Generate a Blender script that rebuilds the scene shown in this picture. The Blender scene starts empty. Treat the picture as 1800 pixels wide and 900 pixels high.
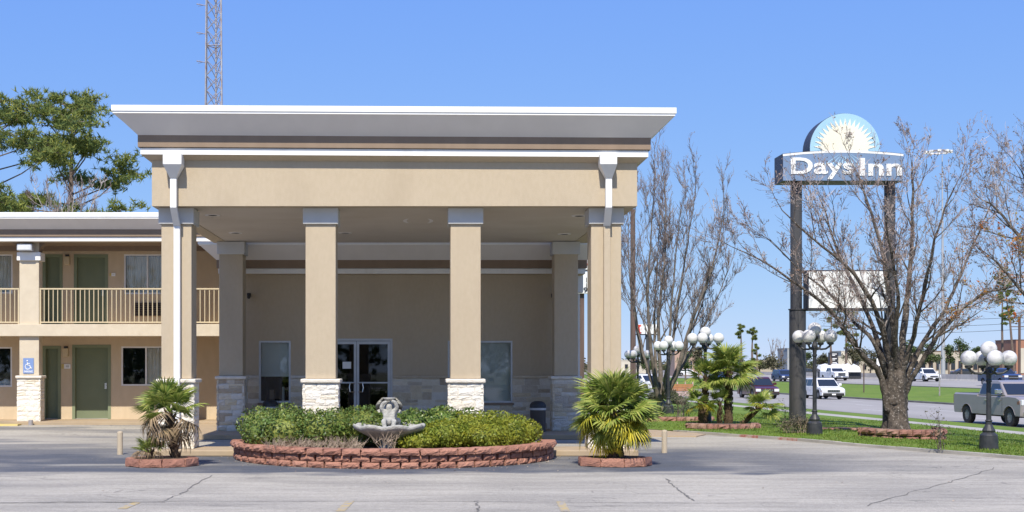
import bpy, bmesh, math, random
import numpy as np
from mathutils import Vector, Matrix, Euler, noise as mnoise
R = math.radians
S = bpy.context.scene
COL = S.collection
random.seed(7)
F = 2350.0          # focal length in photo pixels
CZ = 1.79           # eye height
# ------------------------------------------------------------ camera, world, sun, exposure
cam_d = bpy.data.cameras.new('camera'); cam = bpy.data.objects.new('camera', cam_d); COL.objects.link(cam)
cam.location = (0, 0, CZ); cam.rotation_euler = (R(90), 0, 0)
cam_d.sensor_width = 36; cam_d.lens = F/1800*36
cam_d.shift_x = (900-740)/1800; cam_d.shift_y = (643-450)/1800
cam_d.clip_start = .1; cam_d.clip_end = 9000
S.camera = cam
W = bpy.data.worlds.new('World'); S.world = W; W.use_nodes = True
nt = W.node_tree
sky = nt.nodes.new('ShaderNodeTexSky'); sky.sky_type = 'NISHITA'; sky.sun_disc = False
KX, CY = .11, .81          # sun ray: x and y travelled per metre of drop
EL = math.atan(1/math.hypot(KX, CY))
sky.sun_elevation = EL; sky.sun_rotation = math.pi + math.atan(KX/CY)
sky.altitude = 0; sky.air_density = .8; sky.dust_density = 0; sky.ozone_density = 4
bg = nt.nodes['Background']; bg.inputs[1].default_value = .15
# the camera's own tone curve for the clear sky, the same in every direction
sc_ = nt.nodes.new('ShaderNodeSeparateColor'); cc_ = nt.nodes.new('ShaderNodeCombineColor'); nt.links.new(sky.outputs[0], sc_.inputs[0])
for i, (p_, k_) in enumerate(((.60, .88), (.45, 1.45), (.05, 4.85))):
    a_ = nt.nodes.new('ShaderNodeMath'); a_.operation = 'POWER'; a_.inputs[1].default_value = p_; b_ = nt.nodes.new('ShaderNodeMath'); b_.operation = 'MULTIPLY'; b_.inputs[1].default_value = k_
    nt.links.new(sc_.outputs[i], a_.inputs[0]); nt.links.new(a_.outputs[0], b_.inputs[0]); nt.links.new(b_.outputs[0], cc_.inputs[i])
nt.links.new(cc_.outputs[0], bg.inputs[0])
sd = bpy.data.lights.new('sun', 'SUN'); so = bpy.data.objects.new('sun', sd); COL.objects.link(so)
sd.energy = 5.0; sd.angle = R(.5); sd.color = (1, .93, .80)
so.rotation_euler = Vector((KX, CY, -1)).to_track_quat('-Z', 'Y').to_euler(); so.location = (-20, -30, 60)
S.view_settings.view_transform = 'Standard'; S.view_settings.look = 'None'
S.view_settings.exposure = .25; S.view_settings.gamma = 1
try:
    S.cycles.max_bounces = 8; S.cycles.transparent_max_bounces = 12
except Exception: pass

# ------------------------------------------------------------ materials
MATS = {}
def mat(name, c1, c2=None, rough=.8, scale=8, detail=5, bump=0, bscale=None, metal=0, rnd=0, island=0, spec=.35,
        dirt=None, dscale=.7, dlo=.45, dhi=.75, stretch=None, obj=False, trans=0, hue=None, coat=0):
    m = bpy.data.materials.new(name); m.use_nodes = True; MATS[name] = m
    n, l = m.node_tree.nodes, m.node_tree.links
    b = n['Principled BSDF']; b.inputs['Roughness'].default_value = rough; b.inputs['Metallic'].default_value = metal
    b.inputs['Specular IOR Level'].default_value = spec
    if coat: b.inputs['Coat Weight'].default_value = coat
    c2 = c2 or tuple(x*.82 for x in c1)
    if obj:
        tc = n.new('ShaderNodeTexCoord'); pos = tc.outputs['Object']
    else:
        g = n.new('ShaderNodeNewGeometry'); pos = g.outputs['Position']
    if stretch:
        mp = n.new('ShaderNodeMapping'); mp.inputs['Scale'].default_value = stretch
        l.new(pos, mp.inputs[0]); pos2 = mp.outputs[0]
    else: pos2 = pos
    def nz(sc, p=pos2, de=detail):
        t = n.new('ShaderNodeTexNoise'); t.inputs['Scale'].default_value = sc; t.inputs['Detail'].default_value = de
        l.new(p, t.inputs['Vector']); return t.outputs[0]
    def ramp(src, a, b_):
        r = n.new('ShaderNodeMapRange'); r.inputs[1].default_value = a; r.inputs[2].default_value = b_; l.new(src, r.inputs[0]); return r.outputs[0]
    def mix(f, A, B):
        x = n.new('ShaderNodeMix'); x.data_type = 'RGBA'
        if isinstance(f, float): x.inputs[0].default_value = f
        else: l.new(f, x.inputs[0])
        for i, v in ((6, A), (7, B)):
            if isinstance(v, tuple): x.inputs[i].default_value = (*v, 1)
            else: l.new(v, x.inputs[i])
        return x.outputs[2]
    col = mix(ramp(nz(scale), .35, .65), c1, c2)
    if rnd:                                     # list of colours picked by the object's own random number
        oi = n.new('ShaderNodeObjectInfo'); cr = n.new('ShaderNodeValToRGB'); cr.color_ramp.interpolation = 'LINEAR'
        els = cr.color_ramp.elements
        while len(els) < len(rnd): els.new(.5)
        for i, c in enumerate(rnd): els[i].position = i/(len(rnd)-1); els[i].color = (*c, 1)
        l.new(oi.outputs['Random'], cr.inputs[0]); col = mix(.62, col, cr.outputs[0])
    if island:
        g2 = n.new('ShaderNodeNewGeometry'); hs = n.new('ShaderNodeHueSaturation')
        r1 = n.new('ShaderNodeMapRange'); r1.inputs[3].default_value = 1-island; r1.inputs[4].default_value = 1+island
        l.new(g2.outputs['Random Per Island'], r1.inputs[0]); l.new(r1.outputs[0], hs.inputs['Value']); l.new(col, hs.inputs['Color'])
        col = hs.outputs[0]
        if hue:
            mt = n.new('ShaderNodeMath'); mt.operation = 'MULTIPLY'; mt.inputs[1].default_value = 7.31
            mf = n.new('ShaderNodeMath'); mf.operation = 'FRACT'; l.new(g2.outputs['Random Per Island'], mt.inputs[0]); l.new(mt.outputs[0], mf.inputs[0])
            col = mix(ramp(mf.outputs[0], hue[3], 1.0), col, hue[:3])
    if dirt: col = mix(ramp(nz(dscale, pos2, 8), dlo, dhi), col, dirt)
    l.new(col, b.inputs['Base Color'])
    if bump:
        bp = n.new('ShaderNodeBump'); bp.inputs['Strength'].default_value = min(1, bump); bp.inputs['Distance'].default_value = .02
        l.new(nz(bscale or scale*3, pos, 6), bp.inputs['Height']); l.new(bp.outputs[0], b.inputs['Normal'])
    if trans:
        b.inputs['Transmission Weight'].default_value = 0
        td = n.new('ShaderNodeBsdfTranslucent'); l.new(col, td.inputs[0]); ms = n.new('ShaderNodeMixShader'); ms.inputs[0].default_value = trans
        l.new(b.outputs[0], ms.inputs[1]); l.new(td.outputs[0], ms.inputs[2]); l.new(ms.outputs[0], n['Material Output'].inputs[0])
    return m
def glass_mat(name, tint, refl=.12):
    m = bpy.data.materials.new(name); m.use_nodes = True; n, l = m.node_tree.nodes, m.node_tree.links
    t = n.new('ShaderNodeBsdfTransparent'); t.inputs[0].default_value = (*tint, 1)
    g = n.new('ShaderNodeBsdfGlossy'); g.inputs['Roughness'].default_value = .02; g.inputs[0].default_value = (.9, .95, 1, 1)
    fr = n.new('ShaderNodeFresnel'); fr.inputs[0].default_value = 1.5
    ad = n.new('ShaderNodeMath'); ad.operation = 'ADD'; ad.inputs[1].default_value = refl; l.new(fr.outputs[0], ad.inputs[0])
    ms = n.new('ShaderNodeMixShader'); l.new(ad.outputs[0], ms.inputs[0]); l.new(t.outputs[0], ms.inputs[1]); l.new(g.outputs[0], ms.inputs[2])
    l.new(ms.outputs[0], n['Material Output'].inputs[0]); return m

M_stucco = mat('stucco_tan', (.53, .44, .32), (.505, .418, .30), .9, 14, bump=.7, bscale=90, dirt=(.40, .32, .225), dscale=.9, dlo=.5, dhi=1.05, stretch=(1, 1, .5))
M_brown = mat('paint_brown', (.27, .20, .145), (.245, .18, .13), .8, 5, bump=.25, bscale=90, stretch=(1, 1, .3))
M_soffit = mat('paint_soffit', (.58, .52, .45), (.55, .49, .42), .85, 1.2, bump=.1, bscale=70, dirt=(.5, .43, .35), dscale=.5)
M_trim = mat('paint_trim', (.74, .71, .69), (.71, .68, .66), .7, 3, bump=.1, bscale=80, stretch=(1, 1, .3))
M_white = mat('paint_white', (.84, .84, .82), (.80, .80, .79), .6, 4, dirt=(.62, .6, .56), dscale=2.5, dlo=.58, dhi=.9, stretch=(1, 1, .3))
M_cap = mat('paint_cap', (.56, .56, .55), (.52, .52, .51), .8, 3, bump=.3, bscale=80)
M_stone = mat('limestone', (.78, .74, .68), (.66, .60, .50), .92, 9, bump=1, bscale=26, rnd=[(.82, .79, .74), (.80, .77, .71), (.80, .75, .66), (.78, .70, .56), (.84, .82, .78), (.72, .62, .45)])
M_stone_w = mat('limestone_wall', (.60, .56, .49), (.46, .40, .33), .92, 9, bump=1, bscale=26, rnd=[(.80, .77, .72), (.72, .69, .63), (.48, .40, .31), (.76, .64, .42), (.80, .78, .74), (.36, .28, .20), (.66, .54, .35), (.76, .73, .68)])
M_mortar = mat('mortar', (.72, .69, .64), (.62, .59, .54), .95, 14, bump=.8, bscale=50)
M_ledge = mat('stone_ledge', (.76, .71, .63), (.68, .62, .53), .9, 12, bump=.7, bscale=40)
M_floor = mat('tan_concrete', (.42, .325, .215), (.38, .29, .19), .85, 3, bump=.2, bscale=40, dirt=(.27, .215, .16), dscale=1.2, dlo=.5, dhi=.85)
M_conc = mat('concrete', (.45, .42, .37), (.38, .355, .31), .9, 3, bump=.3, bscale=40, dirt=(.28, .26, .23), dscale=.8)
M_block = mat('red_block', (.42, .205, .145), (.27, .13, .09), .92, 14, bump=1, bscale=45, rnd=[(.44, .22, .155), (.33, .16, .115), (.48, .25, .18), (.39, .19, .135), (.28, .13, .095)])
M_block_d = mat('old_red_block', (.30, .15, .11), (.20, .10, .08), .95, 12, bump=1, bscale=45, rnd=[(.34, .18, .13), (.26, .12, .10), (.40, .27, .2), (.24, .12, .10)])
M_soil = mat('mulch', (.075, .05, .035), (.16, .11, .075), .95, 30, bump=1, bscale=60)
M_alu = mat('aluminium_frame', (.55, .57, .6), (.5, .52, .55), .4, 4, metal=.3)
M_black = mat('black_paint', (.028, .03, .034), (.045, .046, .05), .45, 7, dirt=(.12, .11, .1), dscale=3, dlo=.6, dhi=.95, obj=True)
M_pole = mat('sign_pole_paint', (.05, .05, .056), (.07, .068, .07), .5, 3, dirt=(.15, .13, .12), dscale=2, dlo=.55, dhi=.9, stretch=(1, 1, .2))
M_globe = mat('opal_globe', (.86, .86, .84), (.80, .80, .79), .5, 3.5, spec=.25, obj=True, trans=.25)
M_globe_d = mat('weathered_globe', (.80, .79, .77), (.62, .61, .61), .5, 5, spec=.25, dirt=(.42, .41, .42), dscale=5, dlo=.52, dhi=.66, obj=True, trans=.2)
M_green = mat('olive_door', (.175, .205, .125), (.16, .19, .115), .6, 3)
M_greenf = mat('olive_frame', (.21, .245, .155), (.19, .225, .14), .6, 3)
M_cream = mat('stucco_cream', (.62, .54, .415), (.58, .50, .38), .9, 5, bump=.4, bscale=80, dirt=(.48, .40, .29), dscale=2, dlo=.55, dhi=.9)
M_wall2 = mat('stucco_wing', (.60, .485, .34), (.56, .45, .31), .9, 5, bump=.5, bscale=80, stretch=(1, 1, .4))
M_rail = mat('railing_paint', (.60, .50, .33), (.55, .46, .30), .6, 5)
M_glass = glass_mat('window_glass', (.96, .96, .95), .0)
M_glass2 = glass_mat('dark_glass', (.42, .45, .5), .0)
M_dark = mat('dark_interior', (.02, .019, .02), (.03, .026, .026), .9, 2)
M_blind = mat('blind_fabric', (.62, .68, .66), (.58, .64, .62), .9, 2)
M_curt = mat('curtain', (.86, .80, .68), (.78, .72, .60), .9, 3)
M_gutter = mat('gutter_white', (.78, .775, .76), (.74, .735, .72), .5, 5, dirt=(.55, .5, .45), dscale=2, dlo=.6, dhi=.95)
M_steel = mat('mast_steel', (.42, .41, .42), (.36, .33, .33), .5, 8, metal=.3, dirt=(.3, .2, .16), dscale=3)
M_fount = mat('cast_stone', (.46, .45, .41), (.32, .315, .29), .95, 11, bump=.9, bscale=45, dirt=(.26, .25, .23), dscale=6, dlo=.54, dhi=.8)
M_bark = mat('bark', (.12, .098, .08), (.045, .038, .032), .95, 9, bump=1, bscale=14, dirt=(.33, .30, .27), dscale=24, dlo=.57, dhi=.7)
M_bark2 = mat('bark_grey', (.20, .17, .145), (.10, .085, .07), .95, 6, bump=.8, bscale=20)
M_twig = mat('twig', (.24, .205, .19), (.11, .08, .07), .9, 1.7, island=.4)
M_twig2 = mat('twig_pale', (.42, .37, .345), (.16, .105, .09), .9, 1.7, island=.4)
M_pod = mat('seed_pod', (.20, .13, .10), (.30, .22, .17), .9, 3)
M_redleaf = mat('autumn_leaf', (.45, .10, .03), (.42, .22, .03), .7, 3, island=.35, trans=.3, hue=(.30, .28, .05, .5))
M_pine = mat('pine_needles', (.23, .275, .065), (.11, .175, .06), .7, .9, island=.3, trans=.4, hue=(.38, .37, .08, .5))
M_pinebark = mat('pine_bark', (.13, .095, .075), (.20, .15, .12), .95, 9, bump=.8, bscale=20)
M_leaf = mat('hedge_leaf', (.115, .18, .04), (.075, .13, .03), .4, 3, island=.4, trans=.2, hue=(.27, .30, .07, .5))
M_leafy = mat('yellow_hedge_leaf', (.27, .29, .035), (.16, .22, .03), .5, 4, island=.35, trans=.3, hue=(.33, .32, .03, .5))
M_leafo = mat('tree_leaf', (.085, .125, .04), (.055, .09, .035), .6, .8, island=.35, trans=.2, hue=(.14, .17, .05, .5))
M_leafb = mat('olive_brown_leaf', (.13, .115, .065), (.08, .085, .045), .7, .8, island=.35, trans=.2)
M_fr = mat('palm_green', (.25, .32, .06), (.16, .24, .045), .42, 3, island=.4, trans=.3, hue=(.44, .45, .12, .45))
M_fry = mat('palm_yellow', (.60, .48, .04), (.38, .38, .04), .5, 2, island=.3, trans=.3)
M_frb = mat('palm_dead', (.34, .25, .14), (.20, .14, .09), .8, 4, island=.35, trans=.1)
M_stalk = mat('palm_stalk', (.20, .22, .08), (.16, .17, .06), .6, 4)
M_ptrunk = mat('palm_fibre', (.13, .085, .05), (.07, .045, .03), .95, 16, bump=1, bscale=40)
M_dry = mat('dry_twig', (.42, .33, .25), (.30, .23, .17), .9, 5, island=.3)
M_blade = mat('grass_blade', (.15, .23, .028), (.11, .175, .022), .6, .7, island=.35, trans=.35, hue=(.24, .26, .06, .6))
M_tyre = mat('tyre', (.02, .02, .02), (.03, .03, .03), .8, 9, obj=True)
M_rim = mat('wheel_rim', (.28, .27, .27), (.12, .12, .12), .45, 9, metal=.2, obj=True)
M_cglass = mat('car_glass', (.02, .025, .03), (.02, .025, .03), .06, 2, spec=.8, obj=True)
M_chrome = mat('chrome', (.7, .7, .7), (.6, .6, .6), .15, 4, metal=1, obj=True)
M_plastic = mat('black_plastic', (.03, .03, .032), (.025, .025, .025), .6, 4, obj=True)
M_headl = mat('headlight_lens', (.75, .75, .75), (.6, .62, .65), .1, 4, spec=.8, obj=True)
M_amber = mat('amber_lens', (.8, .25, .03), (.7, .2, .03), .2, 4, obj=True)
M_redl = mat('tail_lens', (.4, .02, .02), (.3, .02, .02), .2, 4, obj=True)
def paint(name, c): return mat(name, c, tuple(x*.96 for x in c), .28, 2, spec=.5, coat=(.15 if name == 'car_silver' else .5), obj=True)
M_yellow = mat('faded_yellow_paint', (.50, .36, .12), (.42, .33, .17), .9, 12, dirt=(.33, .31, .28), dscale=9, dlo=.42, dhi=.6)
M_yellow2 = mat('yellow_kerb_paint', (.62, .47, .14), (.5, .4, .18), .9, 6)
M_redp = mat('faded_red_paint', (.32, .10, .08), (.42, .34, .28), .9, 9)
M_roadline = mat('road_line_white', (.62, .61, .58), (.5, .49, .46), .9, 4)
M_crack = mat('crack_shadow', (.12, .112, .10), (.24, .225, .20), 1, 25)
M_signw = mat('sign_white', (.82, .82, .80), (.78, .78, .77), .4, 2)
M_signblue = mat('sign_blue', (.20, .30, .55), (.19, .28, .52), .4, 1)
M_signgrey = mat('sign_grey_blue', (.19, .27, .41), (.175, .25, .38), .4, 1.5)
M_signsky = mat('sign_sky_blue', (.36, .57, .72), (.33, .53, .70), .4, 1.5)
M_signcream = mat('sign_cream', (.80, .75, .58), (.78, .76, .64), .4, 1)
M_signdark = mat('sign_cabinet', (.035, .035, .05), (.05, .05, .06), .5, 2)
M_signred = mat('sign_red', (.6, .07, .04), (.55, .06, .04), .5, 1)
M_text_dark = mat('sign_lettering_black', (.03, .03, .03), (.03, .03, .03), .5, 1)
M_wood = mat('utility_wood', (.15, .10, .085), (.10, .07, .06), .95, 5, bump=.6, bscale=20, stretch=(1, 1, .1))
M_fence = mat('cedar_fence', (.42, .19, .08), (.33, .15, .07), .9, 3, stretch=(1, 1, .2))
M_pinkf = mat('weathered_picket', (.50, .37, .34), (.42, .31, .28), .9, 3)
M_bin = mat('bin_brown', (.075, .058, .055), (.06, .05, .045), .5, 5)
M_barrier = mat('barrier_concrete', (.48, .45, .41), (.40, .38, .35), .9, 1.5, dirt=(.3, .28, .26), dscale=.3)

def ground_mat(name, kind):
    m = bpy.data.materials.new(name); m.use_nodes = True; n, l = m.node_tree.nodes, m.node_tree.links
    b = n['Principled BSDF']; b.inputs['Roughness'].default_value = .9; b.inputs['Specular IOR Level'].default_value = .2
    g = n.new('ShaderNodeNewGeometry'); pos = g.outputs['Position']
    sp = n.new('ShaderNodeSeparateXYZ'); l.new(pos, sp.inputs[0])
    def nz(sc, de=6, st=None, dist=0):
        v = pos
        if st:
            mp = n.new('ShaderNodeMapping'); mp.inputs['Scale'].default_value = st; l.new(pos, mp.inputs[0]); v = mp.outputs[0]
        t = n.new('ShaderNodeTexNoise'); t.inputs['Scale'].default_value = sc; t.inputs['Detail'].default_value = de
        t.inputs['Distortion'].default_value = dist; l.new(v, t.inputs['Vector']); return t.outputs[0]
    def rg(s, a, b_, c=0., d=1.):
        r = n.new('ShaderNodeMapRange'); r.interpolation_type = 'SMOOTHSTEP'
        for i, v in enumerate((a, b_, c, d)): r.inputs[i+1].default_value = v
        l.new(s, r.inputs[0]); return r.outputs[0]
    def ma(op, a, b_):
        x = n.new('ShaderNodeMath'); x.operation = op
        for i, v in enumerate((a, b_)):
            if isinstance(v, (int, float)): x.inputs[i].default_value = v
            else: l.new(v, x.inputs[i])
        return x.outputs[0]
    def mix(f, A, B, bt='MIX'):
        x = n.new('ShaderNodeMix'); x.data_type = 'RGBA'; x.blend_type = bt
        if isinstance(f, float): x.inputs[0].default_value = f
        else: l.new(f, x.inputs[0])
        for i, v in ((6, A), (7, B)):
            if isinstance(v, tuple): x.inputs[i].default_value = (*v, 1)
            else: l.new(v, x.inputs[i])
        return x.outputs[2]
    if kind == 'asphalt':
        col = mix(rg(nz(.35, 7, (1, 2.2, 1)), .35, .68), (.42, .388, .325), (.325, .302, .258))
        # resealed, darker and bluer asphalt in front of the entrance, feathered by noise
        yy = ma('ADD', sp.outputs[1], ma('MULTIPLY', ma('SUBTRACT', nz(.9, 5, (.5, 1.6, 1), .4), .5), 2.6))
        k = ma('MULTIPLY', rg(yy, 22.0, 22.7), rg(yy, 27.2, 30.5, 1, 0))
        k = ma('MULTIPLY', k, rg(sp.outputs[0], 4.5, 10.5, 1, 0)); k = ma('MULTIPLY', k, rg(nz(.6, 6), .25, .55, .55, 1))
        col = mix(k, col, (.098, .106, .124))
        k2 = ma('MULTIPLY', rg(sp.outputs[0], -8, -5.5, 1, 0), rg(nz(.28, 6, (.6, 2.4, 1), .5), .47, .6))
        col = mix(ma('MULTIPLY', k2, .65), col, (.15, .152, .16))
        k3 = rg(nz(.5, 5, (.25, 2.6, 1), .3), .62, .72); col = mix(ma('MULTIPLY', k3, .5), col, (.49, .46, .39))
        col = mix(rg(nz(70, 3), .3, .75), col, (.5, .5, .5), 'MULTIPLY') if False else col
        col = mix(rg(nz(1.1, 3, (.8, 1.3, 1)), .66, .76, 0, .4), col, (.17, .16, .15))
        agg = ma('MULTIPLY', rg(nz(55, 4), .25, .75, .74, 1.24), ma('MULTIPLY', rg(nz(13, 5), .3, .7, .90, 1.08), rg(nz(2.2, 6, (.35, 2.2, 1), .6), .3, .72, .90, 1.07)))
        hv = n.new('ShaderNodeHueSaturation'); l.new(agg, hv.inputs['Value']); l.new(col, hv.inputs['Color']); col = hv.outputs[0]
        # fine wandering hairline cracks
        for sc, st, w in ((.42, (1, 1, 1), .006), (.23, (.5, 1.7, 1), .004)):
            c = nz(sc, 4, st, 1.2); d = ma('ABSOLUTE', ma('SUBTRACT', c, .5), 0)
            kk = ma('MULTIPLY', rg(d, 0, w, 1, 0), rg(nz(.3, 2), .45, .6, 0, .45)); col = mix(kk, col, (.07, .068, .065))
        bs = 60
    elif kind == 'grass':
        col = mix(rg(nz(.35, 6), .35, .65), (.155, .225, .03), (.12, .185, .025))
        col = mix(rg(nz(1.6, 6), .55, .75), col, (.26, .26, .08)); col = mix(rg(nz(14, 4), .4, .7, 0, .55), col, (.08, .15, .018)); bs = 30
    elif kind == 'road':
        col = mix(rg(nz(.2, 5, (1, .2, 1)), .3, .7), (.34, .32, .295), (.28, .265, .245)); bs = 30
    elif kind == 'far':
        col = mix(rg(nz(.02, 5), .35, .65), (.16, .17, .08), (.22, .20, .15)); bs = 5
    l.new(col, b.inputs['Base Color'])
    bp = n.new('ShaderNodeBump'); bp.inputs['Strength'].default_value = .5; bp.inputs['Distance'].default_value = .02
    l.new(nz(bs, 5), bp.inputs['Height']); l.new(bp.outputs[0], b.inputs['Normal'])
    return m
M_asph = ground_mat('lot_asphalt', 'asphalt'); M_grass = ground_mat('lawn_grass', 'grass'); M_road = ground_mat('road_surface', 'road'); M_far = ground_mat('far_ground', 'far')

# ------------------------------------------------------------ helpers
def X(px, Y): return (px-740)/F*Y
def Z(py, Y): return CZ+(643-py)/F*Y
WL = {}
def tag(o, label=None, cat=None, group=None, kind=None):
    if label: o['label'] = label
    if cat: o['category'] = cat
    if group: o['group'] = group
    if kind: o['kind'] = kind
    return o
def thing(name, label, cat, loc=(0, 0, 0), group=None):
    o = bpy.data.objects.new(name, None); COL.objects.link(o); o.location = loc; o.empty_display_size = .3
    WL[o.name] = Vector(loc); return tag(o, label, cat, group)
def place(o, parent, world):
    """link an object whose own origin should stand at `world`"""
    COL.objects.link(o); world = Vector(world); WL[o.name] = world
    if parent is not None:
        o.parent = parent; o.location = world-WL[parent.name]
    else: o.location = world
    return o
class MB:
    def __init__(s): s.v = []; s.f = []
    def add(s, vs, fs):
        n = len(s.v); s.v += [tuple(p) for p in vs]; s.f += [tuple(i+n for i in f) for f in fs]; return s
    def box(s, x0, x1, y0, y1, z0, z1):
        return s.add([(x0,y0,z0),(x1,y0,z0),(x1,y1,z0),(x0,y1,z0),(x0,y0,z1),(x1,y0,z1),(x1,y1,z1),(x0,y1,z1)],
                     [(0,3,2,1),(4,5,6,7),(0,1,5,4),(1,2,6,5),(2,3,7,6),(3,0,4,7)])
    def hexa(s, a, b):      # two quads a (bottom) b (top)
        return s.add(list(a)+list(b), [(3,2,1,0),(4,5,6,7),(0,1,5,4),(1,2,6,5),(2,3,7,6),(3,0,4,7)])
    def tube(s, pts, rs, n=8, cap=True, phase=0):
        pts = [Vector(p) for p in pts]
        if not hasattr(rs, '__len__'): rs = [rs]*len(pts)
        vs = []; fs = []
        for i, p in enumerate(pts):
            d = (pts[min(i+1, len(pts)-1)]-pts[max(i-1, 0)])
            if d.length < 1e-9: d = Vector((0, 0, 1))
            d.normalize(); a = d.cross(Vector((0, 1, 0)) if abs(d.y) < .9 else Vector((1, 0, 0))).normalized(); b = d.cross(a)
            for k in range(n):
                t = phase+2*math.pi*k/n; vs.append(p+(a*math.cos(t)+b*math.sin(t))*rs[i])
        for i in range(len(pts)-1):
            for k in range(n):
                k2 = (k+1) % n; fs.append((i*n+k, i*n+k2, (i+1)*n+k2, (i+1)*n+k))
        if cap: fs.append(tuple(range(n))[::-1]); fs.append(tuple((len(pts)-1)*n+k for k in range(n)))
        return s.add(vs, fs)
    def prism(s, poly, axis, a, b, inset=0):
        """poly of 2-D points extruded along axis 'x','y','z' from a to b"""
        def p3(p, t): return {'x': (t, p[0], p[1]), 'y': (p[0], t, p[1]), 'z': (p[0], p[1], t)}[axis]
        n = len(poly); vs = [p3(p, a) for p in poly]+[p3(p, b) for p in poly]
        fs = [tuple(range(n)), tuple(range(n, 2*n))[::-1]]+[(i, n+i, n+(i+1) % n, (i+1) % n) for i in range(n)]
        return s.add(vs, fs)
    def lathe(s, prof, c=(0, 0, 0), n=16, fr=None):
        vs = []; fs = []; m = len(prof)
        for k in range(n):
            t = 2*math.pi*k/n
            for i, (r, z) in enumerate(prof):
                q = fr(t, r, z) if fr else r
                vs.append((c[0]+q*math.cos(t), c[1]+q*math.sin(t), c[2]+z))
        for k in range(n):
            k2 = (k+1) % n
            for i in range(m-1): fs.append((k*m+i, k2*m+i, k2*m+i+1, k*m+i+1))
        return s.add(vs, fs)
    def sphere(s, c, r, n=12, sz=1):
        prof = [(max(1e-4, r*math.sin(math.pi*i/(n//2+2))), -r*sz*math.cos(math.pi*i/(n//2+2))) for i in range(n//2+3)]
        return s.lathe(prof, c, n)
    def disc(s, c, r, n=20, axis='y'):
        vs = []
        for k in range(n):
            t = 2*math.pi*k/n; a, b = r*math.cos(t), r*math.sin(t)
            vs.append((c[0]+a, c[1], c[2]+b) if axis == 'y' else (c[0]+a, c[1]+b, c[2]))
        return s.add(vs, [tuple(range(n))])
    def mesh(s, name, m=None, smooth=False, fix=True):
        me = bpy.data.meshes.new(name); me.from_pydata(s.v, [], s.f)
        if fix and len(s.f) < 30000:
            b = bmesh.new(); b.from_mesh(me); bmesh.ops.recalc_face_normals(b, faces=b.faces); b.to_mesh(me); b.free()
        if m: me.materials.append(m)
        if smooth: me.polygons.foreach_set('use_smooth', [True]*len(me.polygons))
        me.update(); return me
    def build(s, name, m, parent=None, world=(0, 0, 0), smooth=False, bevel=0, fix=True):
        o = bpy.data.objects.new(name, s.mesh(name, m, smooth, fix)); place(o, parent, world)
        if bevel:
            mo = o.modifiers.new('bevel', 'BEVEL'); mo.width = bevel; mo.segments = 2; mo.limit_method = 'ANGLE'
        return o
def struct(o, kind='structure'): o['kind'] = kind; return o
def children_of(root): return [o for o in list(bpy.data.objects) if o.parent == root]
def copy_thing(root, loc, rotz=None, label=None, cat=None, group=None):
    def cp(o, par):
        c = o.copy(); COL.objects.link(c)
        if par: c.parent = par
        for ch in kids.get(o.name, []): cp(ch, c)
        return c
    kids = {}
    for o in bpy.data.objects:
        if o.parent: kids.setdefault(o.parent.name, []).append(o)
    r = cp(root, None); r.location = loc
    if rotz is not None: r.rotation_euler.z = rotz
    WL[r.name] = Vector(loc)
    return tag(r, label, cat, group)
def inst(name, me, parent, world, rot=(0, 0, 0), scale=(1, 1, 1)):
    o = bpy.data.objects.new(name, me); place(o, parent, world); o.rotation_euler = rot; o.scale = scale; return o
def text_mesh(body, size, offset=0, extrude=.01, align='LEFT'):
    cu = bpy.data.curves.new('t', 'FONT'); cu.body = body; cu.size = size; cu.offset = offset; cu.extrude = extrude; cu.align_x = align
    cu.resolution_u = 4
    o = bpy.data.objects.new('t', cu); COL.objects.link(o); dg = bpy.context.evaluated_depsgraph_get()
    me = bpy.data.meshes.new_from_object(o.evaluated_get(dg)); bpy.data.objects.remove(o); bpy.data.curves.remove(cu); return me
def put_text(body, x0, x1, z0, z1, y, m, parent, offset=.0, extrude=.01, name='lettering'):
    """text standing in an xz plane at depth y, fitted to the given box"""
    me = text_mesh(body, 1, offset, extrude); co = np.empty(len(me.vertices)*3); me.vertices.foreach_get('co', co); co = co.reshape(-1, 3)
    mn, mx = co.min(0), co.max(0); w = np.empty_like(co)
    w[:, 0] = x0+(co[:, 0]-mn[0])/(mx[0]-mn[0])*(x1-x0); w[:, 2] = z0+(co[:, 1]-mn[1])/(mx[1]-mn[1])*(z1-z0); w[:, 1] = y-co[:, 2]
    me.vertices.foreach_set('co', w.ravel()); me.materials.clear(); me.materials.append(m); me.name = name; me.update()
    return place(bpy.data.objects.new(name, me), parent, (0, 0, 0))

# ------------------------------------------------------------ terrain: profile across the highway, coordinate w
AL = R(4.3); SA, CA = math.sin(AL), math.cos(AL)
PROF = [(-3000, 0), (13.5, 0), (28, -.72), (45, -1.0), (67, -.6), (76, -.25), (85, -.2), (4000, -.2)]
def zg(w): return float(np.interp(w, [p[0] for p in PROF], [p[1] for p in PROF]))
def wt(w, t): return (w*CA-t*SA, w*SA+t*CA)
def wof(x, y): return x*CA+y*SA
def ghit(px, py, dz=0):
    """ground point seen at a photo pixel"""
    lo, hi = 8, 2500
    for _ in range(60):
        m = (lo+hi)/2
        if Z(py, m) > zg(wof(X(px, m), m))+dz: lo = m
        else: hi = m
    return Vector((X(px, lo), lo, zg(wof(X(px, lo), lo))+dz))
def strip(name, w0, w1, dz, m, t0=-60, t1=2500, kind='structure', nt_=30):
    ws = sorted({w0, w1, *[p[0] for p in PROF if w0 < p[0] < w1]}); ts = [t0+(t1-t0)*(i/nt_)**2 for i in range(nt_+1)]
    vs = [(*wt(w, t), zg(w)+dz) for t in ts for w in ws]; n = len(ws)
    fs = [(i*n+j, i*n+j+1, (i+1)*n+j+1, (i+1)*n+j) for i in range(nt_) for j in range(n-1)]
    return struct(MB().add(vs, fs).build(name, m), kind)
strip('ground', -2500, 3500, -.06, M_far, -300, 5000)
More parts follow.
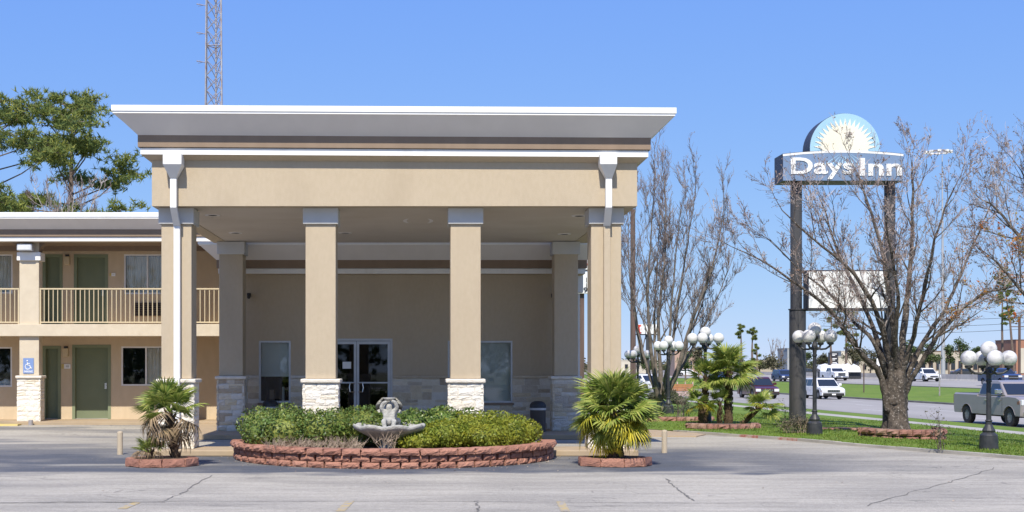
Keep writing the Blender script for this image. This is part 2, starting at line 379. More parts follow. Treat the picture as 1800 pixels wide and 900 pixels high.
strip('road', 28, 45, 0, M_road); strip('highway', 67, 85, 0, M_road)
strip('median_grass', 45.2, 67, .06, M_grass); strip('verge_grass', 23.5, 27.9, .03, M_grass); strip('sidewalk', 20.9, 23.5, .07, M_conc)
k = MB()
for w0, w1 in ((44.95, 45.2), (27.9, 28.0), (66.9, 67.1)):
    for i in range(30):
        t0, t1 = i*20-20, i*20
        a = [(*wt(w0, t0), zg(w0)-.05), (*wt(w1, t0), zg(w1)-.05), (*wt(w1, t1), zg(w1)-.05), (*wt(w0, t1), zg(w0)-.05)]
        h = .13 if w0 > 40 else .04
        k.hexa(a, [(p[0], p[1], p[2]+.05+h) for p in a])
struct(k.build('road_kerb', mat('kerb_stained', (.20, .19, .17), (.14, .13, .12), .9, 1)))
EDGE = [(13.6, -40), (13.4, 8), (12.9, 17), (12.3, 21.5), (11.5, 25.4), (10.6, 27.4), (9.65, 29.7), (8.95, 31.8), (8.0, 33.6), (7.25, 34.9), (6.75, 35.8), (6.4, 36.6)]
def edge_x(y): return float(np.interp(y, [p[1] for p in EDGE], [p[0] for p in EDGE]))
vs = [(-90, -40, 0)]+[(x, y, 0) for x, y in EDGE]+[(6.4, 44, 0), (-90, 44, 0)]
lot = MB()
ys = [-40, 8, 17, 21.5, 25.4, 27.4, 29.7, 31.8, 33.6, 34.9, 35.8, 36.6, 44]
lv = []
ys = sorted(ys+[38.3])
for y in ys:
    r_ = .09*min(1, max(0, (y-33.6)/4.6)); lv += [(-90, y, r_), (-7.6, y, r_), (-6.2, y, r_*.3), (-5, y, 0), (edge_x(y), y, 0)]
lot.add(lv, [(5*i+j, 5*i+j+1, 5*i+j+6, 5*i+j+5) for i in range(len(ys)-1) for j in range(4)]); struct(lot.build('parking_lot', M_asph))
# lawn between the lot edge and the sidewalk
lv = []; rows = [-40, 0, 8, 14, 17, 19.5, 21.5, 23.5, 25.4, 26.4, 27.4, 28.5, 29.7, 30.7, 31.8, 32.7, 33.6, 34.9, 35.8, 36.6, 38, 40, 43, 47, 52, 60, 75, 100, 140, 220]
NW = 8
def lawn_z(x, y):
    e = x-edge_x(y)-.08
    return zg(wof(x, y))+.05+.05*min(1, max(0, e/1.2))+.02*mnoise.noise((x*.7, y*.7, 0))
for y in rows:
    x0 = edge_x(y)+.1 if y < 37 else 5.6; x1 = (21.0-y*SA)/CA
    for j in range(NW+1):
        x = x0+(x1-x0)*(j/NW)**1.3; lv.append((x, y, lawn_z(x, y)))
n = NW+1
struct(MB().add(lv, [(i*n+j, i*n+j+1, (i+1)*n+j+1, (i+1)*n+j) for i in range(len(rows)-1) for j in range(NW)]).build('lawn', M_grass, smooth=True))
# kerb along the lawn: plain pieces and red painted pieces
ke, kr = MB(), MB(); pts = []
for i in range(1, len(EDGE)-1):
    (xa, ya), (xb, yb) = EDGE[i], EDGE[i+1]; nseg = max(1, int(math.hypot(xb-xa, yb-ya)/.6))
    for j in range(nseg): pts.append((xa+(xb-xa)*j/nseg, ya+(yb-ya)*j/nseg))
for (xa, ya), (xb, yb) in zip(pts, pts[1:]):
    tgt = kr if (31.0 < ya < 34.2 and int(ya*3.1) % 4 != 0) else ke
    a = [(xa, ya, -.05), (xa+.14, ya, -.05), (xb+.14, yb, -.05), (xb, yb, -.05)]; h = .115+random.uniform(-.008, .008)
    tgt.hexa(a, [(p[0], p[1], h-.05) for p in a])
struct(ke.build('lawn_kerb', M_conc)); struct(kr.build('red_painted_kerb', M_redp))
# blades of grass over the near lawn
rng = np.random.default_rng(3); N = 52000
yy = 24+(rng.random(N)**1.5)*26; x0 = np.array([edge_x(y)+.12 if y < 37 else 5.8 for y in yy]); x1 = (21.0-yy*SA)/CA
xx = x0+(x1-x0)*rng.random(N)**1.15
ok = (np.abs(X(1,1)*0+xx/yy*F+740-1400) < 520)
xx, yy = xx[ok], yy[ok]; N = len(xx); zz = np.array([lawn_z(a, b) for a, b in zip(xx, yy)])-.01
h = .02+.04*rng.random(N); a = rng.random(N)*6.28; w = .012; lean = (rng.random((N, 2))-.5)*.06
v = np.zeros((N, 3, 3)); v[:, 0] = np.c_[xx-w*np.cos(a), yy-w*np.sin(a), zz]; v[:, 1] = np.c_[xx+w*np.cos(a), yy+w*np.sin(a), zz]
v[:, 2] = np.c_[xx+lean[:, 0], yy+lean[:, 1], zz+h]
def np_mesh(name, v, fsz, m, parent=None, world=(0, 0, 0), kind=None):
    V = v.reshape(-1, 3); nf = len(V)//fsz; me = bpy.data.meshes.new(name)
    me.vertices.add(len(V)); me.vertices.foreach_set('co', V.astype(np.float32).ravel())
    me.loops.add(len(V)); me.loops.foreach_set('vertex_index', np.arange(len(V), dtype=np.int32))
    me.polygons.add(nf); me.polygons.foreach_set('loop_start', np.arange(0, len(V), fsz, dtype=np.int32)); me.polygons.foreach_set('loop_total', np.full(nf, fsz, dtype=np.int32))
    me.materials.append(m); me.update(calc_edges=True); me.validate()
    o = place(bpy.data.objects.new(name, me), parent, world)
    if kind: o['kind'] = kind
    return o
tag(np_mesh('grass_blades', v, 3, M_blade, kind='stuff'), 'short green lawn grass between the lot edge and the sidewalk', 'grass')

# cracks and worn stripes on the lot
def ground_line(name, pix, wid, m, dz=.006, jit=0., sub=6):
    P = [ghit(*p) for p in pix]; pts = []
    for a, b in zip(P, P[1:]):
        for i in range(sub):
            q = a.lerp(b, i/sub); q.x += random.uniform(-jit, jit); q.y += random.uniform(-jit, jit); pts.append(q)
    pts.append(P[-1]); mb = MB(); vs = []
    for i, p in enumerate(pts):
        d = (pts[min(i+1, len(pts)-1)]-pts[max(i-1, 0)]).normalized(); nrm = Vector((-d.y, d.x, 0))
        ww = wid*random.uniform(.5, 1.3) if jit else wid
        vs += [(*(p+nrm*ww/2).xy, dz), (*(p-nrm*ww/2).xy, dz)]
    mb.add(vs, [(2*i, 2*i+1, 2*i+3, 2*i+2) for i in range(len(pts)-1)]); return struct(mb.build(name, m))
ground_line('asphalt_crack', [(1172, 842), (1181, 853), (1194, 861), (1207, 872), (1220, 881)], .028, M_crack, jit=.022, sub=9)
ground_line('asphalt_crack', [(838, 880), (836, 887), (842, 893), (838, 899.5)], .02, M_crack, jit=.03)
ground_line('asphalt_crack', [(1750, 822), (1680, 845), (1600, 866), (1525, 890)], .018, M_crack, jit=.05)
ground_line('asphalt_crack', [(372, 836), (340, 853), (318, 868), (288, 881)], .018, M_crack, jit=.04)
ground_line('asphalt_crack', [(0, 884), (200, 881), (400, 882), (700, 881), (1000, 883), (1240, 885), (1400, 884)], .02, M_crack, jit=.02, sub=14)
ground_line('asphalt_crack', [(0, 884.5), (120, 884), (290, 883)], .04, M_crack, jit=.012, sub=14)
for px in ((598, 899, 616, 881), (985, 882, 994, 899), (214, 895, 240, 884)):
    ground_line('painted_stripe', [(px[0], px[1]), (px[2], px[3])], .11, M_yellow, dz=.005)
P = [ghit(865, 858), ghit(1010, 856)]
# lane markings
dm = MB()
for w in (32.0, 36.5, 40.8):
    for i in range(30):
        t0 = 14+i*12; p = [wt(w-.07, t0), wt(w+.07, t0), wt(w+.07, t0+3), wt(w-.07, t0+3)]
        dm.add([(*q, zg(w)+.006) for q in p], [(0, 1, 2, 3)])
for w in (71.5, 76, 80.5):
    for i in range(30):
        t0 = 30+i*12; p = [wt(w-.07, t0), wt(w+.07, t0), wt(w+.07, t0+3), wt(w-.07, t0+3)]
        dm.add([(*q, zg(w)+.008) for q in p], [(0, 1, 2, 3)])
struct(dm.build('lane_markings', M_roadline))
# walkway slabs
fl = MB().box(-6.3, 4.5, 32.4, 35.5, 0, .12).build('entrance_walkway', M_floor, bevel=.015); struct(fl)
struct(MB().box(-6.3, -5.17, 35.5, 38.45, 0, .122).build('side_walkway', M_floor, bevel=.01))
struct(MB().box(-30, -5.17, 38.45, 40.5, 0, .18).build('wing_walkway', M_floor, bevel=.015))
struct(MB().box(-5.45, 4.3, 26.4, 27.7, 0, .12).build('canopy_kerb_strip', M_floor, bevel=.02))
struct(MB().prism([(4.5, 33.9), (6.9, 33.5), (7.35, 34.5), (6.6, 37.0), (4.5, 37.2)], 'z', 0, .03).build('concrete_apron', M_floor))

# ------------------------------------------------------------ stones
def rough_block(seed, nx=4, nz=3, dep=.22, j=.14, round_=.22):
    """unit block: x,z in -.5..+.5, front at y=0 facing -y, bulging outward by `dep`"""
    r = random.Random(seed); vs = []; fs = []
    for i in range(nx+1):
        for k in range(nz+1):
            u, v = i/nx-.5, k/nz-.5; ed = (i in (0, nx))+(k in (0, nz))
            y = 0 if ed else -dep*(1+r.uniform(-j, j)*4)
            if not ed: u += r.uniform(-.35, .35)/nx; v += r.uniform(-.3, .3)/nz
            else: u += r.uniform(-.03, .03); v += r.uniform(-.045, .045)
            vs.append((u, y, v))
    q = nz+1
    for i in range(nx):
        for k in range(nz): fs.append((i*q+k, (i+1)*q+k, (i+1)*q+k+1, i*q+k+1))
    b = len(vs); ring = [i*q for i in range(nx+1)]+[nx*q+k for k in range(1, nz+1)]+[i*q+nz for i in range(nx-1, -1, -1)]+[k for k in range(nz-1, 0, -1)]
    for i in ring: vs.append((vs[i][0], 1, vs[i][2]))
    m = len(ring)
    for i in range(m): fs.append((ring[i], b+i, b+(i+1) % m, ring[(i+1) % m]))
    return vs, fs
ST = {}
def stone_meshes(m, key):
    if key not in ST:
        ST[key] = [MB().add(*rough_block(s, 3, 3)).mesh('stone', m) for s in range(10)]
    return ST[key]
def stonework(parent, p0, ang, Wd, H, rowh, wmin, wmax, m, key, dep=.045, seed=0):
    """lay stones over a vertical face; p0 lower left corner of the face seen from outside, ang = rotation of outward -y normal"""
    r = random.Random(seed); ms = stone_meshes(m, key); u = Vector((math.cos(ang), math.sin(ang), 0)); nrm = Vector((math.sin(ang), -math.cos(ang), 0))
    z = 0; g = .007; p0 = Vector(p0)
    while z < H-.02:
        h = min(r.uniform(*rowh), H-z)
        if H-z-h < rowh[0]*.6: h = H-z
        x = 0
        while x < Wd-.01:
            w = r.uniform(wmin, wmax)
            if Wd-x-w < wmin*.7: w = Wd-x
            hh = [(z, h)]
            if h > rowh[0]*1.35 and w > wmin*1.2 and r.random() < .22: hh = [(z, h*.5), (z+h*.5, h*.5)]
            for zz_, h_ in hh:
                c = p0+u*(x+w/2)+Vector((0, 0, zz_+h_/2))+nrm*0
                d = dep*r.uniform(.6, 1.25)
                inst('stone', r.choice(ms), parent, c+nrm*.012, (0, 0, ang), (w-g, d, h_-g))
            x += w
        z += h
def column(parent, x0, x1, y0, dep, z0, zs, zt, m, seed, capz=None, stone=M_stone, key='s', sw=.06, capm=None, rows=(.09, .19), faces='flr'):
    """square column on a stone base: shaft + sub-parts"""
    c = MB().box(x0, x1, y0, y0+dep, zs, zt).build('column', m, parent, bevel=.012)
    MB().box(x0-sw+.03, x1+sw-.03, y0-sw+.03, y0+dep+sw-.03, z0, zs-.075).build('base_core', M_mortar, c)
    L = MB(); n = 7; x_, X_, y_, Y_ = x0-sw-.035, x1+sw+.035, y0-sw-.035, y0+dep+sw+.035
    L.box(x_, X_, y_, Y_, zs-.085, zs-.004); L.build('stone_ledge', M_ledge, c, bevel=.022)
    Hh = zs-.09-z0; wf = x1-x0+2*sw; wd = dep+2*sw
    if 'f' in faces: stonework(c, (x0-sw, y0-sw+.03, z0), 0, wf, Hh, rows, .2, .42, stone, key, seed=seed)
    if 'r' in faces: stonework(c, (x1+sw-.03, y0-sw, z0), R(90), wd, Hh, rows, .2, .42, stone, key, seed=seed+50)
    if 'l' in faces: stonework(c, (x0-sw+.03, y0+dep+sw, z0), R(-90), wd, Hh, rows, .2, .42, stone, key, seed=seed+90)
    if capz:
        MB().box(x0-.05, x1+.05, y0-.05, y0+dep+.05, capz[0], capz[1]).build('column_cap', capm or M_cap, c, bevel=.012)
    return c

# ------------------------------------------------------------ entrance canopy
can = thing('entrance_canopy', 'tall tan stucco entrance canopy with white cornice on square stone-based columns', 'canopy', (-.53, 30.5, .12))
FX0, FX1, FY, FB = -5.374, 4.317, 26.70, 4.98
def cornice(parent, x0, x1, y0, yb, lip, sl, band, gut, wall, o=(.66, .234, .19), tilt=0, m=(M_white, M_trim, M_brown, M_white, M_stucco), th=.3):
    """a cornice wrapped round the front and both sides of a building. lip=(top,bottom) sl=(bottom z) band=(bottom) gut=(top,bottom) wall=soffit-foot z"""
    ol, ob, og = o
    def ring(name, oa, za, ob_, zb, mt, closed_top=None):
        # frustum skin between outline offset oa at za and outline offset ob_ at zb
        def out(oo, z): return [(x0-oo, yb, z), (x0-oo, y0-oo, z), (x1+oo, y0-oo, z), (x1+oo, yb, z)]
        A, B = out(oa, za), out(ob_, zb)
        for q in (A, B):
            for i in (2, 3): q[i] = (q[i][0], q[i][1], q[i][2]-tilt)
        inn = [[(x0+.05, yb, z), (x0+.05, y0+.05, z), (x1-.05, y0+.05, z), (x1-.05, yb, z)] for z in (za, zb)]
        mb = MB(); mb.add(A+B, [(i, i+1, 5+i, 4+i) for i in range(3)])
        return mb
    a = ring('', ol, lip[0], ol, lip[0]-.05, 0)
    mb = ring('', ol, lip[0], ol, lip[0]-(lip[0]-lip[1])*.72, 0)
    t = [(x0-ol, yb, lip[0]), (x0-ol, y0-ol, lip[0]), (x1+ol, y0-ol, lip[0]-tilt), (x1+ol, yb, lip[0]-tilt)]
    mb.add(t, [(0, 1, 2, 3)]); mb.v += []; mb.build('roof_lip', m[0], parent)
    q = ring('', ol-.02, lip[0]-(lip[0]-lip[1])*.72, ol-.02, lip[1], 0)
    for zz_, oa, ob2 in ((lip[0]-(lip[0]-lip[1])*.72, ol, ol-.02), (lip[1], ol-.02, ol-.04)):
        q.add(ring('', oa, zz_, ob2, zz_, 0).v, [(i, i+1, 5+i, 4+i) for i in range(3)])
    q.build('drip_edge', m[0], parent)
    ring('', ol-.04, lip[1], ob, sl, 0).build('sloped_soffit', m[1], parent)
    s_ = ring('', ob, sl, ob, band, 0); s_.add(ring('', ob, band, og-.03, band, 0).v, [(i, i+1, 5+i, 4+i) for i in range(3)]); s_.build('brown_band', m[2], parent)
    g = ring('', og, gut[0], og, gut[1], 0); g.add(ring('', og-.03, band, og, gut[0], 0).v, [(i, i+1, 5+i, 4+i) for i in range(3)])
    g.build('gutter', m[3], parent)
    ring('', og, gut[1], 0.004, wall, 0).build('gutter_soffit', m[4], parent)
cornice(can, FX0, FX1, FY, 34.75, (6.875, 6.72), 6.36, Z(258, 26.47), (Z(260, 26.5), Z(271, 26.5)), 5.89, tilt=.055)
bw = .34
f = MB()
f.box(FX0, FX1, FY, FY+bw, FB, 5.9).box(FX0, FX0+bw, FY+bw, 34.75, FB, 5.9).box(FX1-bw, FX1, FY+bw, 34.75, FB, 5.9)
f.build('fascia_wall', M_stucco, can)
MB().box(FX0+bw, FX1-bw, FY+bw, 34.75, FB+.012, FB+.06).build('ceiling', M_soffit, can)
MB().box(FX0+.02, FX1-.02, 34.45, 34.74, 5.06, 6.6).build('rear_wall', M_stucco, can)
ZS = 1.53
CX = [-5.244, -2.332, .597, 3.435]
fcols = []
for i, x in enumerate(CX):
    c = column(can, x, x+.61, 27.0, .61, .12, ZS, FB-.3, M_stucco, 10+i, (FB-.33, FB-.003)); fcols.append(c)
for i, x in enumerate((-5.18, 3.42)):
    column(can, x, x+.61, 34.3, .61, .12, ZS, FB-.3, M_stucco, 30+i, (FB-.33, FB-.003), stone=M_stone_w, key='w')
def recessed(px, py):
    Y = (FB-CZ)*F/(643-py); x = X(px, Y)
    o = MB().lathe([(.10, -.012), (.16, -.012), (.165, 0)], (x, Y, FB+.012), 20).build('recessed_light', M_trim, can)
    MB().lathe([(.001, -.004), (.10, -.004)], (x, Y, FB+.012), 20).build('lamp_recess', M_dark, o)
for p in ((374, 379), (414, 410), (607, 410), (1018, 380), (992, 412)): recessed(*p)
for s_, px in ((-1, 718), (1, 752)):           # two pale crescents painted as light reflected onto the ceiling
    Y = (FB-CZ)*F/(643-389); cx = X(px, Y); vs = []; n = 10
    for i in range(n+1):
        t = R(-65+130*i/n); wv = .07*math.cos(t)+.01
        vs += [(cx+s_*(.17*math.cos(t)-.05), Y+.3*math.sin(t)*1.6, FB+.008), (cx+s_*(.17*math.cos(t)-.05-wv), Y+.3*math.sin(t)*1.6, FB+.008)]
    MB().add(vs, [(2*i, 2*i+1, 2*i+3, 2*i+2) for i in range(n)]).build('reflected_light_patch', M_trim, can)
# rain leaders
def leader(px0, px1, pipe_x, low_x, low_m, z_low, label):
    yb = FY-.02; x0, x1 = X(px0, 26.35), X(px1, 26.35); pc = pipe_x; hw = .065
    zt, zb = 5.975, Z(288.5, 26.35); zc = Z(312, 26.5)
    h = MB().box(x0, x1, yb-.33, yb, zb, zt).build('leader_head', M_gutter, can, bevel=.008); tag(h, None)
    MB().hexa([(pc-hw, yb-.13, zc), (pc+hw, yb-.13, zc), (pc+hw, yb, zc), (pc-hw, yb, zc)],
              [(x0, yb-.33, zb-.001), (x1, yb-.33, zb-.001), (x1, yb, zb-.001), (x0, yb, zb-.001)]).build('hopper', M_gutter, h)
    z1, z2 = 4.93, 4.60
    MB().box(pc-hw, pc+hw, yb-.12, yb, z1, zc).build('downspout', M_gutter, can, bevel=.012)
    lx = low_x; yl = 27.0
    e = MB(); ys_ = (yb-.12, yb); 
    e.hexa([(lx-hw, yl-.13, z2), (lx+hw, yl-.13, z2), (lx+hw, yl-.01, z2), (lx-hw, yl-.01, z2)],
           [(pc-hw, yb-.12, z1), (pc+hw, yb-.12, z1), (pc+hw, yb, z1), (pc-hw, yb, z1)]).build('elbow', M_gutter, can)
    MB().box(lx-hw, lx+hw, yl-.13, yl-.008, z_low, z2).build('downspout', low_m, can, bevel=.012)
leader(286, 319, X(305, 26.6), X(311, 26.9), M_gutter, 1.53, 'left')
lx = X(311, 26.9); MB().box(lx-.065, lx+.065, 26.81, 26.89, .18, 1.53).build('downspout', M_gutter, can, bevel=.012)
leader(1055, 1085, X(1070, 26.6), X(1067, 26.9), M_stucco, 1.53, 'right')

# ------------------------------------------------------------ office building behind the canopy
off = thing('office_building', 'shaded tan motel office with glass double door and stone wainscot behind the columns', 'building', (-.5, 38, 0))
OX0, OX1, OY = -5.16, 4.15, 35.5
win = [(X(455, OY), X(511, OY)), (X(565, OY), X(690, OY)), (X(787, OY), X(901, OY))]
ztops = [Z(599, OY), Z(595, OY), Z(599, OY)]; zbots = [Z(708, OY), .12, Z(708, OY)]
w_ = MB(); xs = [OX0]+[v for p in win for v in p]+[OX1]
for i in range(0, 8, 2): w_.box(xs[i], xs[i+1], OY, OY+.25, .12, 5.0)
for (a, b), zt, zb in zip(win, ztops, zbots):
    w_.box(a, b, OY, OY+.25, zt, 5.0)
    if zb > .2: w_.box(a, b, OY, OY+.25, .12, zb)
w_.box(OX0, OX0+.25, OY+.25, 40.4, 0, 5.0).box(OX1-.25, OX1, OY+.25, 50, 0, 5.0).box(OX0, OX1, 50, 50.2, 0, 5.0)
w_.build('wall', M_stucco, off)
MB().box(OX0+.3, OX1-.3, OY+.3, 49.9, 4.9, 4.99).build('flat_roof', M_trim, off)
cornice(off, OX0, OX1, OY, 50, (5.03, 4.94), Z(457, 35.27), Z(471, 35.27), (Z(472, 35.3), Z(481, 35.3)), Z(483, 35.5))
MB().box(OX0-.6, OX1+.6, OY-.6, 50, 4.99, 5.0).build('roof_deck', M_trim, off)
# wainscot stones by wall panel
seedc = 200
for a, b, top in ((OX0, win[0][0], 1.46), (win[0][0], win[0][1], zbots[0]-.05), (win[0][1], win[1][0], 1.46), (win[1][1], win[2][0], 1.46), (win[2][0], win[2][1], zbots[2]-.05), (win[2][1], OX1, 1.46)):
    if b-a > .05:
        stonework(off, (a, OY, .12), 0, b-a, top-.12, (.10, .2), .22, .5, M_stone_w, 'w', dep=.03, seed=seedc); seedc += 1
        if top > 1.4: MB().box(a, b, OY-.075, OY, 1.465, ZS).build('stone_ledge', M_stone_w, off, bevel=.01)
        MB().box(a+.002, b-.002, OY-.006, OY-.001, .12, top).build('mortar_bed', M_mortar, off)
stonework(off, (OX1, OY, .12), R(90), 3, 1.34, (.10, .2), .22, .5, M_stone_w, 'w', dep=.03, seed=300)
def window(parent, x0, x1, z0, z1, y, fw=.05, mullions=(), fm=M_alu, glass=M_glass, rec=.05, horiz=()):
    f = MB(); ya, yb = y+rec-.04, y+rec+.04
    f.box(x0, x0+fw, ya, yb, z0, z1).box(x1-fw, x1, ya, yb, z0, z1).box(x0+fw, x1-fw, ya, yb, z1-fw, z1).box(x0+fw, x1-fw, ya, yb, z0, z0+fw)
    for m_ in mullions: f.box(m_-fw/2, m_+fw/2, ya+.002, yb-.002, z0+fw, z1-fw)
    w = f.build('window', fm, parent)
    MB().box(x0+fw, x1-fw, y+rec-.004, y+rec+.004, z0+fw, z1-fw).build('pane', glass, w)
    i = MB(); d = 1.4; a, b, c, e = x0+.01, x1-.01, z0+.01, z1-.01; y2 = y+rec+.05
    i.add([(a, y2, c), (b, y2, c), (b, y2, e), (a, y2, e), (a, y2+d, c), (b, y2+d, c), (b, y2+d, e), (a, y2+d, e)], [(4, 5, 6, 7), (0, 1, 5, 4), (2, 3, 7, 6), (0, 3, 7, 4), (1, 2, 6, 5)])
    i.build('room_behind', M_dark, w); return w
def curtain(parent, x0, x1, z0, z1, y, pitch=.11, m=M_curt):
    n = max(6, int((x1-x0)/.02)); vs = []
    for i in range(n+1):
        x = x0+(x1-x0)*i/n; yy_ = y+.03*math.sin(x/pitch*6.28)+.012*math.sin(x*23)
        vs += [(x, yy_, z0), (x, yy_, z1)]
    return MB().add(vs, [(2*i, 2*i+2, 2*i+3, 2*i+1) for i in range(n)]).build('curtain', m, parent, smooth=True)
def blind(parent, x0, x1, z0, z1, y):
    b = MB().box(x0, x1, y, y+.004, z0, z1).box(x0, x1, y-.01, y+.01, z0-.03, z0)
    return b.build('blind', M_blind, parent)
w1 = window(off, *win[0], zbots[0], ztops[0], OY); blind(w1, win[0][0]+.05, win[0][1]-.05, Z(660, OY), ztops[0]-.05, OY+.12)
MB().box(X(496, 36), X(500, 36), 36.0, 36.05, Z(708, 36), Z(680, 36)).build('leaning_board', M_blind, w1).rotation_euler = (0, 0, 0)
MB().box(X(473, 36), X(481, 36), 36.1, 36.2, Z(708, 36), Z(685, 36)).build('cabinet', M_brown, w1)
w3 = window(off, *win[2], zbots[2], ztops[2], OY, mullions=()); blind(w3, win[2][0]+.05, win[2][1]-.05, zbots[2]+.06, ztops[2]-.05, OY+.16)
for a, b in (win[0], win[2]): MB().box(a-.03, b+.03, OY-.05, OY+.01, zbots[0]-.06, zbots[0]-.002).build('window_sill', M_brown, off)
# double glass door
xa, xb = win[1]; xm = X(626.5, OY); dz0, dz1 = .125, ztops[1]
fr = MB().box(xa, xa+.06, OY+.02, OY+.12, dz0, dz1).box(xb-.06, xb, OY+.02, OY+.12, dz0, dz1).box(xa+.06, xb-.06, OY+.02, OY+.12, dz1-.06, dz1).build('door_frame', M_alu, off)
for a, b, hs in ((xa+.065, xm-.005, 1), (xm+.005, xb-.065, -1)):
    y0, y1 = OY+.045, OY+.09; d = MB(); sw = .065; zt = dz1-.07
    d.box(a, a+sw, y0, y1, dz0, zt).box(b-sw, b, y0, y1, dz0, zt).box(a+sw, b-sw, y0, y1, zt-.08, zt).box(a+sw, b-sw, y0, y1, dz0, dz0+.2)
    d.box(a+sw, b-sw, y0+.005, y1-.005, Z(674, OY), Z(671.5, OY))
    dd = d.build('door', M_alu, off)
    MB().box(a+sw, b-sw, y0+.018, y0+.026, dz0+.2, zt-.08).build('glass', M_glass2, dd)
    hx = (b-.03) if hs > 0 else (a+.03); zz0, zz1 = Z(689, OY), Z(674, OY)
    MB().tube([(hx-hs*.01, y0-.0, zz1), (hx-hs*.02, y0-.07, zz1), (hx-hs*.13, y0-.08, zz1), (hx-hs*.15, y0-.08, (zz0+zz1)/2), (hx-hs*.13, y0-.08, zz0), (hx-hs*.02, y0-.07, zz0), (hx-hs*.01, y0, zz0)], .014, 8).build('handle', M_chrome, dd)
    if hs > 0: MB().box(X(602, OY), X(617, OY), y0-.006, y0-.002, Z(648, OY), Z(636, OY)).build('paper_notice', M_signw, dd)
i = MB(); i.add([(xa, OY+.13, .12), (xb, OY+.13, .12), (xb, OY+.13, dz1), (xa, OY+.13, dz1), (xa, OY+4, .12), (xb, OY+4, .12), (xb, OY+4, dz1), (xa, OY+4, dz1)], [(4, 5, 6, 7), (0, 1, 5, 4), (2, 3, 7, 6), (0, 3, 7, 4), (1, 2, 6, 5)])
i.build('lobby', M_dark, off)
def camera_dome(px, py, y):
    x, z = X(px, y), Z(py, y)
    o = MB().box(x-.05, x+.05, y-.06, y, z, z+.1).build('camera_mount', M_black, off)
    MB().tube([(x, y-.05, z+.03), (x+.02, y-.24, z-.02)], .045, 10).build('security_camera', M_black, o)
camera_dome(438, 522, OY); camera_dome(972, 523, OY)
MB().box(OX1+.0, OX1+.22, OY+.5, OY+.8, Z(515, 36.2), Z(483, 36.2)).build('leader_head', M_gutter, off, bevel=.01)
MB().box(OX1+.02, OX1+.14, OY+.58, OY+.7, .1, Z(516, 36.2)).build('downspout', M_gutter, off)

# ------------------------------------------------------------ motel wing, two storeys
wing = thing('motel_wing', 'two-storey tan motel wing with green doors and a railed balcony', 'building', (-16, 42, 0))
WY, WC, WF = 40.4, 38.8, .18
def WXf(px): return X(px, WY)
def WZf(py): return Z(py, WY)
zb_t = Z(570, WC); zb_b = Z(591, WC)          # balcony slab
ops = []                                     # openings x0,x1,z0,z1
for px0, px1, py0, py1 in ((-60, 21, 610, 680), (75, 107, 608, 735), (127, 195, 606, 735), (213, 300, 609, 678),
                           (-60, 22, 447, 516), (75, 110, 447, 577), (130, 190, 447, 577), (218, 300, 447, 517)):
    ops.append((WXf(px0), WXf(px1), WZf(py1) if py1 < 730 else WF, WZf(py0)))
def wall_with_holes(x0, x1, z0, z1, y0, y1, holes):
    mb = MB(); hs = sorted(holes); x = x0
    for a, b, c, d in hs:
        mb.box(x, a, y0, y1, z0, z1)
        if c > z0+.02: mb.box(a, b, y0, y1, z0, c)
        if d < z1-.02: mb.box(a, b, y0, y1, d, z1)
        x = b
    mb.box(x, x1, y0, y1, z0, z1); return mb
RTW = 5.42
wall_with_holes(-30, -5.17, .0, zb_b+.02, WY, WY+.2, [o for o in ops[:4]]).build('wall', M_wall2, wing)
up = [(a, b, max(c, zb_t), d) for a, b, c, d in ops[4:]]
wall_with_holes(-30, -5.17, zb_b+.021, RTW, WY+.001, WY+.2, up).build('wall', M_wall2, wing)
MB().box(-30, -5.17, 38.82, WY, zb_b+.01, zb_t-.03).build('balcony_deck', M_wall2, wing)
MB().box(-30, -5.17, 38.70, 38.82, zb_b, zb_t).build('balcony_edge', M_cream, wing, bevel=.01)
MB().box(-30, -5.17, 38.5, 50, RTW-.03, RTW+.02).build('ceiling', M_brown, wing)
MB().box(-30, -5.17, 49.8, 50, 0, RTW-.03).build('rear_wall', M_wall2, wing)
MB().box(-30, -5.17, 40.2, 40.38, RTW-.17, RTW-.03).build('ceiling_trim', M_brown, wing)
cornice(wing, -30, -5.2, 38.6, 50, (Z(373, 38.0), Z(384, 38.0)), Z(403, 38.37), Z(415.5, 38.37), (Z(416.5, 38.41), Z(424, 38.41)), Z(426, 38.6), o=(.6, .234, .19))
MB().box(-30.5, -4.7, 38.05, 50, Z(373, 38.0)-.06, Z(373, 38.0)-.05).build('roof_deck', M_trim, wing)
def wing_col(x0, faces='fr'):
    c = column(wing, x0, x0+.57, WC, .36, WF, Z(660, WC-.1), RTW-.03, M_cream, int(abs(x0)*7), faces=faces, rows=(.1, .2))
    zc0, zc1 = Z(458, WC), Z(443.5, WC)
    MB().box(x0-.06, x0+.63, WC-.06, WC+.42, zc0, zc1).build('column_cap', M_white, c, bevel=.012)
    for s_ in (-1, 1):
        xx_ = x0+(.57 if s_ > 0 else 0); pl = [(xx_, zc1)]+[(xx_+s_*.36*(1-math.cos(R(t))), zc1+(RTW-.03-zc1)*math.sin(R(t))) for t in (15, 35, 55, 75, 90)]+[(xx_, RTW-.03)]
        MB().prism(pl, 'y', WC+.03, WC+.33).build('bracket', M_brown, c)
    return c
wc1 = wing_col(X(34, WC)); wing_col(X(300, WC)); wing_col(X(-232, WC))
fx = X(48, WC)
fl_ = MB().box(fx-.22, fx+.22, WC-.3, WC-.02, Z(442, WC), Z(430, WC)).build('floodlight', M_alu, wing, bevel=.02)
MB().box(fx-.19, fx+.19, WC-.315, WC-.302, Z(440.5, WC), Z(431.5, WC)).build('lens', M_headl, fl_)
